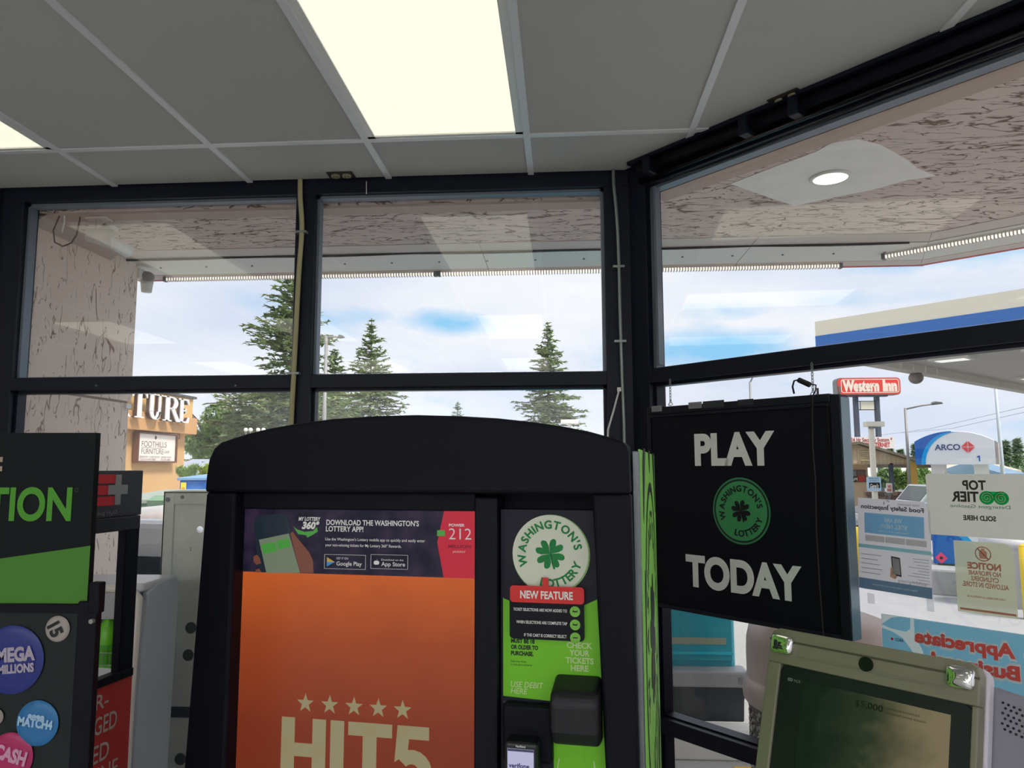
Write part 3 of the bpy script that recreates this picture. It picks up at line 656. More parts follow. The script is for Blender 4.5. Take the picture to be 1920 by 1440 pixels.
MB().prism([kp(*p) for p in ((476, 1043), (482, 1040), (487, 1045), (490, 1056), (482, 1059), (476, 1053))], .0008, .0026).prism([kp(*p) for p in ((480, 1068), (486, 1066), (491, 1073), (480, 1073))], .0008, .0026).build('hand_picture', SKIN, ban)
x, z = kp(820, 1005); MB().box(x, x+.014, .0008, .0012, z, z+.010).build('swirl', EGR, ban)
# HIT5
b = MB()
for i in range(5):
    x, z = KF(572+i*45.6, 1319+i*3.2, .002); b.prism(star(x, z, .0165), .0028, .0036)
b.build('star_row', EB, scr)
x, z = KF(527, 1345, .002); b = MB()
zb = 1.057; zt = 1.163
def R_(x0, x1, z0, z1): b.box(x0, x1, .0026, .0036, z0, z1)
R_(-.256, -.231, zb, zt); R_(-.197, -.172, zb, zt); R_(-.256, -.172, 1.099, 1.121)
R_(-.163, -.138, zb, zt)
R_(-.130, -.050, zt-.022, zt); R_(-.103, -.078, zb, zt)
R_(-.040, .016, zt-.021, zt); b.prism([(-.045, 1.103), (-.040, zt), (-.017, zt), (-.022, 1.118)], .0026, .0036)
pp = [(.5*0-.045+.0, 1.103), (-.022, 1.103)]
arc = []
for i in range(15):
    a = R(140-i*18.5); arc.append((-.014+.036*math.cos(a), 1.089+.036*math.sin(a)))
inn = []
for i in range(15):
    a = R(140-i*18.5); inn.append((-.014+.013*math.cos(a), 1.089+.013*math.sin(a)))
for i in range(14): b.prism([arc[i], arc[i+1], inn[i+1], inn[i]], .0026, .0036)
b.build('game_name', EB, scr)
# right hand graphic panel
pan = MB().prism([(.140, 1.527), (.299, 1.527), (.306, 1.38), (.316, 1.10), (.320, .5), (.140, .5)], .006, .046).build('graphic_panel', mat('panel_black', (28, 30, 44), .5, spec=.3), kiosk)
gg = MB()
gg.prism([(.144, 1.381), (.146, 1.379), (.235, 1.352), (.302, 1.383), (.309, 1.215), (.144, 1.222)], .0045, .006)
gg.prism([(.228, 1.215), (.311, 1.213), (.317, .80), (.228, .80)], .0045, .006).build('green_field', GREEN, pan)
MB().box(.144, .312, .004, .006, 1.211, 1.2155).build('panel_seam', BLACKG, pan)
# round logo plate
def lottery_logo(parent, cx, cz, r, y, disc, ink, name='logo', rim=None, rim2=None, cov=.38, tr=.75, th=.20, mirror=False):
    o = MB().ring(cx, cz, 0, r, y).build(name, disc, parent)
    mb = MB()
    if mirror:
        mb.ringtext("WASHINGTON'S", cx, cz, r*tr, r*th, 205, -5, y-.0006, mirror=True); mb.ringtext('LOTTERY', cx, cz, r*tr, r*th, 245, 335, y-.0006, inward=True, mirror=True)
    else:
        mb.ringtext("WASHINGTON'S", cx, cz, r*tr, r*th, 208, 8, y-.0006, bold=.035, wf=1.0); mb.ringtext('LOTTERY', cx, cz, r*tr, r*th, 250, 345, y-.0006, inward=True, bold=.035, wf=1.0)
    clover(mb, cx, cz, r*cov, y-.0008, R(8), mirror); mb.build('logo_print', ink, o)
    if rim: MB().ring(cx, cz, r, r*1.06, y-.0002).build('logo_ring', rim, o)
    if rim2: MB().ring(cx, cz, r*1.06, r*1.12, y-.0002).build('logo_ring', rim2, o)
    return o
MB().cyl((.226, .004, 1.454), (.226, .0075, 1.454), .0655, n=48).build('logo_edge', mat('pale_green', (150, 190, 110), .5), pan)
lottery_logo(pan, .225, 1.455, .0640, .0028, mat('logo_cream', (222, 226, 206), .5), DGREEN)
# new feature card
MB().prism(rrect(.157, .281, 1.317, 1.396, .006), -.004, .0015).build('feature_card', mat('card_black', (20, 22, 30), .5, spec=.2), pan)
MB().prism(rrect(.158, .282, 1.376, 1.403, .006), -.0052, -.0035).build('card_header', RED, pan)
MB().box(.213, .223, -.0058, -.004, 1.395, 1.417).build('card_tab', RED, pan)
b = MB().text('NEW FEATURE', .2195, 1.383, .0118, -.0056, w=.088, align='c', bold=.03)
zz = KF(1000, 1137)[1]
b.text('TICKET SELECTIONS ARE NOW ADDED TO', .2535, 1.3622, .0045, -.0044, w=.090, align='r', bold=.02)
b.text('WHEN SELECTIONS ARE COMPLETE TAP', .2535, 1.3420, .0045, -.0044, w=.085, align='r', bold=.02)
b.text('IF THE CART IS CORRECT SELECT', .2525, 1.3215, .0045, -.0044, w=.071, align='r', bold=.02)
b.build('card_lettering', PWHITE, pan)
b = MB(); b2 = MB()
for z in (1.364, 1.343, 1.3225):
    b.ring(.2665, z, 0, .0085, -.0046, 24); b2.box(.2625, .2705, -.0050, -.0046, z-.0006, z+.0010)
    if z > 1.33: b2.prism([(.2628, z+.004), (.2643, z-.001), (.2695, z-.001), (.2708, z+.0035), (.2685, z+.0005), (.2652, z+.0005)], -.0050, -.0046)
b.build('card_dot', mat('dot_green', (130, 200, 70), .5), pan); b2.build('card_icon', PBLACK, pan)
b = MB()
for s_, z in (('MUST BE 18', 1.3085), ('OR OLDER TO', 1.2985), ('PURCHASE.', 1.2885)): b.text(s_, .1575, z, .0062, .0040, w={'M': .040, 'O': .046, 'P': .038}[s_[0]], bold=.05)
b.text('Debes tener 18 años', .1575, 1.277, .0032, .0040, w=.026); b.text('o más para comprar', .1575, 1.272, .0032, .0040, w=.036)
b.build('panel_lettering', PBLACK, pan)
b = MB()
for s_, z, w_ in (('CHECK', 1.3045, .042), ('YOUR', 1.2925, .033), ('TICKETS', 1.2805, .046), ('HERE', 1.2685, .029)): b.text(s_, .2720, z, .0088, .0040, w=w_, align='c', bold=.03)
b.build('panel_lettering', mat('pale_lettering', (205, 225, 160), .5), pan); b = MB()
b.text('USE DEBIT', .157, 1.2375, .0088, .0040, w=.055, shear=.2, bold=.01); b.text('HERE', .157, 1.2270, .0088, .0040, w=.028, shear=.2, bold=.01)
b.build('panel_lettering', MATS['pale_lettering'], pan); b = MB()
b.prism([(.236, 1.13), (.238, 1.13), (.225, 1.06), (.222, 1.06)], .0040, .0048).prism([(.292, 1.13), (.294, 1.13), (.303, 1.06), (.300, 1.06)], .0040, .0048)
b.build('guide_lines', MATS['pale_lettering'], pan)
# ticket checker, debit terminal
b = MB().prism([(.045, 1.262), (.0, 1.262), (-.050, 1.250), (-.060, 1.235), (-.055, 1.19), (-.035, 1.165), (.0, 1.160), (.045, 1.160)], .232, .308, 'x').build('ticket_checker', mat('checker_black', (22, 23, 30), .5, bump=.1, bscale=900), kiosk, .008, 3, smooth=False)
MB().box(.146, .228, -.012, .03, 1.125, 1.214).build('card_shroud', BLACK, kiosk, .006, 3)
dev = MB().box(.157, .210, -.045, .0, .95, 1.168).build('debit_terminal', mat('terminal_black', (24, 26, 32), .35), kiosk, .006, 3)
MB().box(.1625, .2045, -.0462, -.045, 1.06, 1.158).build('terminal_screen', emat('lit_lavender', (190, 190, 222), .85), dev)
MB().text('Verifone', .1835, 1.1605, .0035, -.0462, w=.016, align='c', bold=.02).build('terminal_brand', PWHITE, dev)
MB().text('verifone', .1645, 1.130, .0066, -.0466, w=.033, bold=.03).build('terminal_lettering', emat('lit_navy', (40, 44, 100), .8), dev)
MB().text('WELCOME', .1635, 1.115, .0060, -.0466, w=.038, bold=-.01).build('terminal_lettering', emat('lit_greyblue', (120, 122, 170), .8), dev)
MB().box(.163, .2045, -.0466, -.046, 1.1545, 1.158).build('status_bar', emat('lit_dark', (60, 60, 90), .8), dev)
# green side of the kiosk
sd = MB().prism([(.022, 1.628), (.80, 1.628), (.80, .14), (.022, .14)], .3725, .3755, 'x').build('side_panel', mat('side_green', (160, 238, 100), .5), kiosk)
SF = MB  # side graphics are built in a frame turned to face +x
MS = Matrix.Translation((.3760, 0, 0)) @ Matrix.Rotation(R(90), 4, 'Z')
DK = mat('side_ink', (34, 48, 40), .5)
b = MB(MS); cy, cz = .41, 1.24
b.ring(cy, cz, .305, .325, -.0004, 64); clover(b, cy, cz, .125, -.0008, R(8))
b.ringtext("WASHINGTON'S", cy, cz, .235, .058, 208, 10, -.0004); b.ringtext('LOTTERY', cy, cz, .235, .058, 252, 345, -.0004, inward=True)
for q in (((.095, 1.60), (.13, 1.632), (.20, 1.632), (.095, 1.50)), ((.735, 1.63), (.60, 1.632), (.66, 1.58), (.735, 1.48)), ((.36, 1.632), (.44, 1.632), (.41, 1.585)), ((.095, 1.42), (.115, 1.36), (.095, 1.28)),
          ((.095, .96), (.16, .86), (.28, .78), (.33, .82), (.2, .90), (.12, 1.02)), ((.735, .96), (.66, .86), (.54, .78), (.49, .82), (.62, .90), (.70, 1.02)), ((.36, .88), (.46, .88), (.41, .74))):
    b.prism(list(q), -.0008, .0)
b.build('side_print', DK, sd)
MB().box(.362, .3745, .010, .020, .12, 1.625).build('edge_strip', mat('edge_steel', (120, 126, 130), .25, metal=.9), kiosk, .002)
# ================================================================== PLAY TODAY SIGN
SOFF = .095; SFm = Frame(WC-WN*SOFF, WROT); SFm.o.z = 0
s0, z0 = SFm(1216, 765); s1, z1 = SFm(1583, 735); zb_ = SFm(1230, 1137)[1]; zt_ = SFm(1216, 765)[1]; zr_ = SFm(1216, 778)[1]
sl_, sr_ = SFm(1217, 900)[0], SFm(1593, 1100)[0]
sign = thing('hanging_sign', 'black hanging lottery sign reading PLAY TODAY, chained to the transom of the angled window', 'sign', (SFm.o.x, SFm.o.y, 0), WROT)
MB().box(sl_+.008, sr_-.004, .004, .048, zb_+.008, zt_-.004).build('case', mat('sign_black', (12, 15, 26), .6, spec=.2), sign, .002)
rim = mat('sign_rim', (22, 26, 36), .4, spec=.3)
for q in ((sl_, sl_+.014, zb_, zr_), (sr_-.030, sr_, zb_, zt_-.004), (sl_+.014, sr_-.03, zb_, zb_+.014), (sl_+.014, sr_-.03, zr_-.012, zr_)):
    MB().box(q[0], q[1], -.003, .05, q[2], q[3]).build('frame_rail', rim, sign, .002)
MB().box(sl_+.002, sr_-.03, -.006, .05, zr_, zt_).build('top_rail', rim, sign, .003)
MB().box(sr_-.0005, sr_+.003, .0, .052, zb_+.002, zt_-.012).build('side_trim', mat('side_alu', (128, 146, 156), .35, metal=.6), sign, .001)
MB().box(sr_-.040, sr_-.036, -.0035, -.002, zb_+.02, zt_-.03).build('groove', BLACKG, sign)
b = MB()
x0, _ = SFm(1302, 868); x1, _ = SFm(1453, 868); zA = SFm(1305, 870)[1]; zB = SFm(1305, 817)[1]
b.text('PLAY', x0, zA, zB-zA, .0030, w=x1-x0, bold=.045, depth=.001)
b.build('lettering', mat('sign_letters', (240, 242, 236), .6), sign); b = MB()
x0 = SFm(1286, 1100)[0]; x1 = SFm(1503, 1100)[0]; zC = SFm(1300, 1097)[1]; zD = SFm(1290, 1043)[1]
b.text('TODAY', x0, zC, zD-zC, .0030, w=x1-x0, bold=.045, depth=.001)
b.build('lettering', mat('sign_letters', (200, 202, 196), .6), sign)
lx, lz = SFm(1388, 958); lr = abs(SFm(1388, 958-56)[1]-lz)
lottery_logo(sign, lx, lz, lr, .0032, mat('sign_green', (66, 158, 96), .5), mat('sign_ink', (14, 20, 24), .5), rim=mat('sign_ink2', (16, 30, 26), .5), rim2=mat('sign_ring_green', (60, 140, 88), .5), cov=.36)
for (pa_, pb_, yy, m) in (((1224, 762), (1243, 772), 0, (150, 150, 150)), ((1293, 755), (1318, 766), 0, (150, 156, 150)), ((1320, 753), (1360, 764), 0, (52, 56, 62)), ((1385, 750), (1415, 760), 0, (44, 47, 54))):
    xa, za = SFm(*pa_); xb, zb2 = SFm(*pb_); la = MB().box(xa, xb, -.0075, -.006, zb2+.002, za).build('sticker', mat('lab%d' % m[0], m, .6), sign)
    if m[0] > 100:
        q = MB()
        for i in range(9): q.box(xa+.003+i*(xb-xa-.006)/9, xa+.003+(i+.45)*(xb-xa-.006)/9, -.008, -.0075, zb2+.006, za-.004)
        q.build('barcode', GREY, la)
for pxx in (1527, 1568):
    xx, z_ = SFm(pxx, 735); MB().cyl((xx, .02, zt_-.002), (xx, .02, zt_+.022), .0035, n=8).build('hook_pin', GALV if pxx == 1568 else BLACKG, sign)
# chains
for px, py, py2 in ((1256, 707, 757), (1522, 683, 738)):
    a, zt2 = SFm(px, py, .02); a2, zb2 = SFm(px+2, py2, .02); p = SFm.o+SFm.x*a+SFm.y*.02
    ch = thing('hanging_chain', 'small metal chain holding up the '+('left' if px < 1400 else 'right')+' end of the black PLAY TODAY sign', 'chain', (p.x, p.y, zb2), WROT, 'sign chains')
    H_ = 1.928-zb2; n = int(H_/.011); 
    b = MB().tube([(-.010, 0, -.004), (0, 0, .012), (.010, 0, -.004), (0, 0, -.006), (-.010, 0, -.004)], .0016, 5).build('ring', GALV, ch)
    for i in range(n):
        z = .010+i*(H_-.01)/n; q = []
        for j in range(9):
            t_ = 2*math.pi*j/8; u = .0035*math.cos(t_); v = .0078*math.sin(t_)
            q.append((u, 0, z+v) if i % 2 else (u*.3, u, z+v))
        MB().tube(q, .0011, 5).build('link', GALV, ch)
# cord with in-line connector
def sp(px, py, y): a, z = SFm(px, py, y); return SFm.o*1+SFm.x*a+SFm.y*y+Vector((0, 0, z))
cord = thing('sign_cord', 'black power cord with an in-line plug, hanging down in front of the PLAY TODAY sign', 'cord', sp(1489, 738, .02))
cb_ = Vector(cord.location)
MB().tube([sp(*p)-cb_ for p in ((1489, 738, .0), (1486, 725, -.01), (1489, 714, -.01), (1498, 712, -.01))], .0030, 6).build('cable', CABLE, cord)
MB().cyl(sp(1497, 712, -.01)-cb_, sp(1519, 722, -.01)-cb_, .0085, n=12).build('plug', CABLE, cord, .002)
MB().tube([sp(*p)-cb_ for p in ((1519, 720, -.01), (1530, 722, -.02), (1529, 733, -.025), (1524, 742, -.018), (1523, 780, -.014), (1524, 840, -.012), (1529, 900, -.012), (1531, 1000, -.012), (1537, 1100, -.012), (1544, 1192, -.012))], .0022, 6).build('cable', CABLE, cord)
# ================================================================== TERMINAL BY THE WINDOW (tilted screen)
TT = R(17); A0 = Vector((.444, 1.682, 1.249))
term = thing('service_terminal', 'taupe touch screen terminal with chrome corner buttons, tilted back below the PLAY TODAY sign', 'terminal', A0, WROT)
MT = Matrix.Rotation(-TT, 4, 'X')   # local z up the screen, tilted away at the top
def tb(): return MB(MT)
BEZ = mat('bezel_taupe', (140, 134, 116), .45, bump=.05, bscale=500)
LB = .34
b = tb()
out = rrect(-.001, .401, -LB, .008, .02)
# ring of four pieces round the inner recess (x .030-.390, z -.062..-LB+.03)
b.prism([(-.001, -.062), (-.001, -.012), (.004, .002), (.018, .008), (.383, .008), (.396, .002), (.401, -.012), (.401, -.062)], -.0, .03)
b.prism([(-.001, -.062), (.028, -.062), (.028, -LB), (-.001, -LB)], 0, .03).prism([(.390, -.062), (.401, -.062), (.401, -LB), (.390, -LB)], 0, .03).box(.028, .39, 0, .03, -LB, -LB+.03)
b.build('bezel', BEZ, term, .003, 3)
tb().prism([(-.001, -.018), (.401, -.018), (.401, -.014), (-.001, -.014)], -.0015, .0).build('ridge', mat('ridge_dark', (88, 82, 68), .5), term)
tb().box(.064, .350, -.0025, .0, -.0435, -.0405).build('lip', BEZ, term, .001)
tb().prism(rrect(.028, .390, -.31, -.062, .016), .006, .012).build('screen_surround', mat('surround', (24, 32, 34), .4), term)
ts = tb().box(.081, .356, .003, .0065, -.29, -.085).build('touch_screen', screen_mat('screen_lcd_reflection', 'lcd_reflection'), term)
tb().text('5,000', .200, -.108, .011, .0022, w=.042, bold=.015).text('$', .190, -.108, .011, .0022, bold=.01).text('Commercial accounts and', .248, -.101, .004, .0022, w=.058).text('a licensed money transfer', .248, -.109, .004, .0022, w=.07).build('screen_lettering', emat('lit_ink', (20, 26, 18), .5), ts)
tb().text('NCR', .060, -.092, .0055, .0054, w=.014).ring(.0535, -.0893, .0016, .0032, .0054, 14).ring(.0485, -.0893, .0016, .0032, .0054, 14).build('maker_mark', mat('pale_mark', (150, 156, 150), .5), term)
def chrome_button(x0, x1, z0, z1):
    o = tb()
    n = 10; vs = []; fs = []
    cx, cz, hx, hz = (x0+x1)/2, (z0+z1)/2, (x1-x0)/2, (z1-z0)/2
    rings = [(1, .0), (1, -.006), (.93, -.010), (.8, -.0125), (.5, -.0150), (.15, -.0158)]
    m_ = 32
    for s_, y in rings:
        for j in range(m_):
            t_ = 2*math.pi*j/m_; c, s2 = math.cos(t_), math.sin(t_); e = .45
            vs.append((cx+hx*s_*math.copysign(abs(c)**e, c), y, cz+hz*s_*math.copysign(abs(s2)**e, s2)))
    for i in range(len(rings)-1):
        for j in range(m_): fs.append((i*m_+j, (i+1)*m_+j, (i+1)*m_+(j+1) % m_, i*m_+(j+1) % m_))
    fs.append(tuple(range((len(rings)-1)*m_, len(rings)*m_))[::-1])
    o.add(vs, fs); o.build('chrome_button', CHROME, term, smooth=True)['label'] = 'square chrome button'
chrome_button(.006, .056, -.044, -.004); chrome_button(.348, .395, -.040, -.001)
tb().cyl((.206, .001, -.030), (.206, -.004, -.030), .0135, n=28).build('camera_port', BLACKG, term)
tb().prism(rrect(.004, .406, -LB, .004, .02), .03, .055).build('side_gasket', mat('gasket_white', (222, 216, 226), .45), term, .004)
tb().prism([(.02, -LB), (.56, -LB), (.56, -.055), (.41, -.022), (.02, -.012)], .058, .20).build('rear_housing', mat('housing_grey', (150, 148, 162), .6), term, .006)
gr = tb()
for i in range(16):
    for j in range(6): gr.cyl((.418+i*.0085+(j % 2)*.004, .058, -.045-j*.0085-i*.0019), (.418+i*.0085+(j % 2)*.004, .0570, -.045-j*.0085-i*.0019), .0022, n=8)
gr.build('speaker_grille', PBLACK, term, kind='stuff')
MB().box(.08, .32, .10, .24, -A0.z, -.30).build('pedestal', mat('housing_grey', (150, 148, 162)), term, .01)
MB().box(.0, .45, .02, .32, -A0.z, -A0.z+.04).build('foot', MATS['housing_grey'], term, .01)
# prongs standing behind the terminal
for px, t0, b0 in ((1543, 1170, 1195), (1573, 1150, 1200), (1598, 1172, 1203)):
    Fp = Frame(A0+WN*.075, WROT); a, z = Fp(px, t0); a2, z2 = Fp(px, b0); p = Fp.o+Fp.x*a
    pr_ = thing('wire_prong', {1543: 'thin single black prong rising behind the terminal, leftmost of three', 1573: 'tallest forked black wire prong rising behind the terminal', 1598: 'short looped black wire prong rising behind the terminal, rightmost of three'}[px], 'prong', (p.x, p.y, A0.z-.02), WROT)
    hz = z-A0.z+.02
    if px == 1543: MB().cyl((0, 0, 0), (0, 0, hz), .0022, .0014, 8).build('wire', CABLE, pr_)
    else: MB().tube([(-.003, 0, 0), (-.0030, 0, hz*.6), (.0005, 0, hz), (.004, 0, hz*.97), (.0032, 0, hz*.55), (.003, 0, 0)], .0014, 6).build('wire', GALV if px == 1598 else CABLE, pr_)
# ================================================================== LOTTERY DISPLAY STAND, LEFT
ST = Frame((-1.0, 1.1, 0), 0)
stand = thing('lottery_stand', 'black and green lottery display stand with coloured game balls at the lower left', 'display stand', (-1.0, 1.1, 0))
def sx(px, py): return ST(px, py)
MB().prism([(-.10, 1.655), (.287, 1.653), (.2885, 1.398), (-.10, 1.396)], .0, .012).build('header_board', mat('board_black', (12, 18, 22), .6, spec=.2), stand)
hb_ = stand.children[-1] if stand.children else None
b = MB().prism([(-.10, 1.437), (.147, 1.463), (.2888, 1.483), (.2888, 1.398), (-.10, 1.396)], -.0010, .0)
b.build('green_wave', mat('wave_green', (66, 128, 28), .55), stand)
b = MB()
zt = 1.568; zb = 1.5215; GT = mat('letter_green', (70, 150, 26), .55)
b.text('STATION', .2555, zb, zt-zb, -.0008, w=.232, align='r', bold=.03)
b.build('lettering', GT, stand)
MB().text('F', .1225, 1.580, .035, -.0008, w=.018, bold=.03).build('lettering', mat('letter_cream', (176, 156, 136), .6), stand)
MB().ring(.262, 1.566, .0022, .0034, -.0008, 16).build('mark', mat('mark_grey', (50, 60, 56), .6), stand)
MB().box(-.10, .278, .002, .02, .02, 1.388).build('ball_board', mat('ball_board', (22, 30, 32), .4, spec=.3), stand)
MB().box(.278, .308, -.006, .008, .0, 1.402).build('post', BLACK, stand, .002)
MB().box(.296, .313, -.010, .006, 1.385, 1.43).build('post_cap', BLACK, stand, .002)
MB().cyl((.306, -.010, 1.375), (.306, -.016, 1.375), .0035, n=10).build('rivet', GALV, stand)
MB().box(-.10, .278, -.004, .02, 1.384, 1.397).build('rail', BLACK, stand)
def gball(px, py, r, m, lines, ink, nm, rot=0, h=.012):
    x, z = sx(px, py); o = MB()
    n = 40; vs = []; fs = []; rg = [(1, 0), (.93, -.0016), (.75, -.0032), (.45, -.0042), (.12, -.0046)]
    for s_, y in rg:
        for j in range(n): vs.append((x+r*s_*math.cos(2*math.pi*j/n), y, z+r*s_*math.sin(2*math.pi*j/n)))
    for i in range(len(rg)-1):
        for j in range(n): fs.append((i*n+j, i*n+(j+1) % n, (i+1)*n+(j+1) % n, (i+1)*n+j))
    fs.append(tuple(range((len(rg)-1)*n, len(rg)*n))); o.add(vs, fs); o = o.build(nm, m, stand, smooth=True)
    t = MB()
    for s_, dx, dz, h_, w_ in lines: 
        c, sn = math.cos(rot), math.sin(rot); t.text(s_, x+dx*c-dz*sn, z+dx*sn+dz*c, h_, -.0052, w=w_, align='c', bold=.05, rot=rot)
    t.build('ball_print', ink, o); return o
gball(22, 1237, .0500, mat('ball_blue', (22, 40, 124), .35), [('MEGA', .010, -.001, .0185, .060), ('MILLIONS', .010, -.018, .0115, .056)], mat('ink_lilac', (170, 160, 178), .5), 'game_ball', R(5))
gball(108, 1179, .0190, mat('ball_cream', (166, 156, 150), .4), [('15', .0, -.009, .018, .020)], PBLACK, 'number_ball', R(-62))
gball(70, 1356, .0325, mat('ball_sky', (36, 112, 170), .35), [('MATCH4', .0, -.004, .0115, .054), ('....', 0, .009, .02, .026)], mat('ink_sky', (160, 196, 220), .5), 'game_ball', R(-6))
gball(20, 1419, .0345, mat('ball_pink', (176, 24, 92), .35), [('CASH', .002, -.004, .018, .050)], mat('ink_pink', (206, 150, 178), .5), 'game_ball', R(-14))
gball(-8, 1344, .012, MATS['ball_cream'], [('7', 0, -.004, .009, .006)], PBLACK, 'number_ball')
gball(12, 1465, .028, mat('ball_lime', (110, 190, 40), .4), [('PICK', 0, -.004, .010, .03)], PBLACK, 'game_ball')
# ================================================================== WATER BOTTLE DISPLAY WITH RED POSTER
E0 = Vector((-.9866, 1.7107, 0)); ERZ = R(82); EFr = Frame(E0, ERZ)
wd = thing('water_display', 'grey and black bottled water display rack with a red poster, behind the lottery stand', 'display rack', E0, ERZ)
MB().box(-.42, .0, .0, .018, 1.490, 1.593).build('header_board', mat('header_grey', (74, 76, 84), .5), wd, .002)
MB().box(-.42, -.004, -.002, .02, 1.458, 1.4895).build('header_rail', mat('rail_grey', (48, 50, 58), .5), wd, .002)
b = MB()
for z0, z1 in ((1.5165, 1.5365), (1.5405, 1.5610), (1.565, 1.585)): b.box(-.1535, -.092, -.0014, .001, z0, z1)
b.box(-.174, -.1535, -.0014, .001, 1.5165, 1.585).build('letter_e', mat('e_red', (236, 56, 66), .5), wd)
MB().box(-.091, -.074, -.0028, .001, 1.517, 1.584).box(-.113, -.091, -.0028, .001, 1.540, 1.561).box(-.074, -.053, -.0028, .001, 1.540, 1.561).build('plus_mark', mat('plus_grey', (172, 176, 174), .5), wd)
MB().text('overachieving H₂O', -.080, 1.497, .0085, -.0006, w=.13, align='r').build('lettering', mat('pale_text', (150, 152, 156), .5), wd)
MB().box(-.049, -.004, -.001, .02, 1.14, 1.46).build('post', BLACK, wd, .002)
MB().box(-.42, -.375, -.001, .02, 1.14, 1.46).build('post', BLACK, wd, .002)
MB().box(-.42, -.004, -.004, .02, 1.128, 1.146).build('tray_rail', BLACK, wd, .002)
MB().box(-.42, -.004, .02, .30, 1.131, 1.140).build('tray', mat('tray_pale', (206, 204, 214), .4), wd)
MB().box(-.42, -.003, .0, .30, .0, 1.130).build('base_box', mat('poster_red', (246, 72, 66), .5), wd)
for s_, px, py, w_ in (('ER-', 206, 1325, .0), ('RGED', 218, 1375, 0), ('ZED', 207, 1437, 0)): 
    xr = {'ER-': -.075, 'RGED': -.046, 'ZED': -.066}[s_]; z = {'ER-': 1.083, 'RGED': 1.030, 'ZED': .972}[s_]; h = {'ER-': .030, 'RGED': .036, 'ZED': .036}[s_]
    full = {'ER-': 'SUPER-', 'RGED': 'CHARGED', 'ZED': 'IONIZED'}[s_]
    MB().text(full, xr, z, h, -.0008, w=.0235*len(full), align='r', bold=.01).build('poster_lettering', mat('poster_ink', (250, 226, 212), .5), wd)
MB().text('ALKALINE', -.036, .925, .036, -.0008, w=.19, align='r').build('poster_lettering', MATS['poster_ink'], wd)
# ================================================================== OPEN GREY COOLER
ck = thing('open_cooler', 'light grey open front cooler with white rim, behind the water display', 'cooler', (-1.39, 2.40, 0))
CG = mat('cooler_grey', (176, 184, 194), .4, noise=.03)
CW = mat('cooler_white', (226, 220, 212), .35)
MB().prism([(.02, .0), (.035, .60), (.05, 1.02), (.085, 1.185), (.135, 1.205), (.26, 1.215), (.285, 1.19), (.262, .55), (.26, 0)], -.028, .0, 'x').build('side_panel', CG, ck, .008, 3)
MB().prism([(.02, .0), (.035, .60), (.05, 1.02), (.085, 1.185), (.135, 1.205), (.26, 1.215), (.285, 1.19), (.262, .55), (.26, 0)], -.75, -.722, 'x').build('side_panel', CG, ck, .008, 3)
MB().box(-.74, -.010, .06, .28, 1.185, 1.214).build('top', mat('top_pale', (206, 208, 216), .3), ck, .01, 3)
MB().box(-.722, -.028, .255, .262, .1, 1.19).build('back', CG, ck)
MB().box(-.722, -.028, .07, .26, .93, .945).build('shelf', mat('tray_pale', ()), ck) if False else MB().box(-.722, -.028, .02, .255, .62, .64).build('shelf', WHITE, ck)
MB().box(-.722, -.028, .02, .255, .88, .895).build('shelf', WHITE, ck)
MB().tube([(-.722, -.020, .1), (-.728, -.002, .6), (-.728, .008, 1.02), (-.722, .050, 1.17), (-.700, .062, 1.197), (-.05, .062, 1.197), (-.018, .050, 1.17), (-.008, .026, 1.05), (-.006, .012, .9), (-.006, .008, .6), (-.006, -.005, .1)], .014, 8).build('rim', CW, ck, smooth=True)
MB().prism([(.045, 1.185), (.20, 1.185), (.20, 1.10), (.10, 1.09)], -.722, -.028, 'x').build('canopy', mat('canopy_pale', (190, 192, 198), .4), ck)
gbm = mat('bottle_green', (104, 196, 40), .25); 
bt = None
for x, lab in ((-.165, 'bright green drink bottle in the open cooler, the one nearest the black rack post'), (-.245, 'bright green drink bottle in the open cooler, middle of three'), (-.325, 'bright green drink bottle in the open cooler, furthest left of three')):
    if bt is None:
        bt = thing('drink_bottle', lab, 'bottle', (-1.39+x, 2.53, .8955), 0, 'green bottles in the cooler')
        MB().lathe([(.032, 0), (.036, .005), (.036, .12), (.032, .16), (.016, .185), (.014, .20)], 18).build('bottle', gbm, bt, smooth=True)
        MB().lathe([(.016, .198), (.016, .214), (.014, .216)], 14).build('cap', mat('cap_green', (40, 120, 30), .4), bt)
        MB().lathe([(.0365, .045), (.0366, .11)], 18).build('wrapper', mat('wrap_green', (70, 160, 30), .4), bt)
    else: dup(bt, (-1.39+x, 2.53, .8955), label=lab)
b = MB()
for i in range(28): x = -.71+i*.0245; b.cyl((x, .075, .90), (x, .075, .985), .0014, n=5)
for z in (.905, .945, .985): b.cyl((-.72, .075, z), (-.03, .075, z), .0016, n=5)
b.build('wire_fence', GALV, ck, kind='stuff')
# ================================================================== GALVANISED CABINET BACK
gc = thing('steel_cabinet', 'bare galvanised steel cabinet with round knock-out holes, between the cooler and the kiosk', 'cabinet', (-1.508, 2.85, 0))
sb_ = MB(); holes = [(.103, 1.36, .013)]
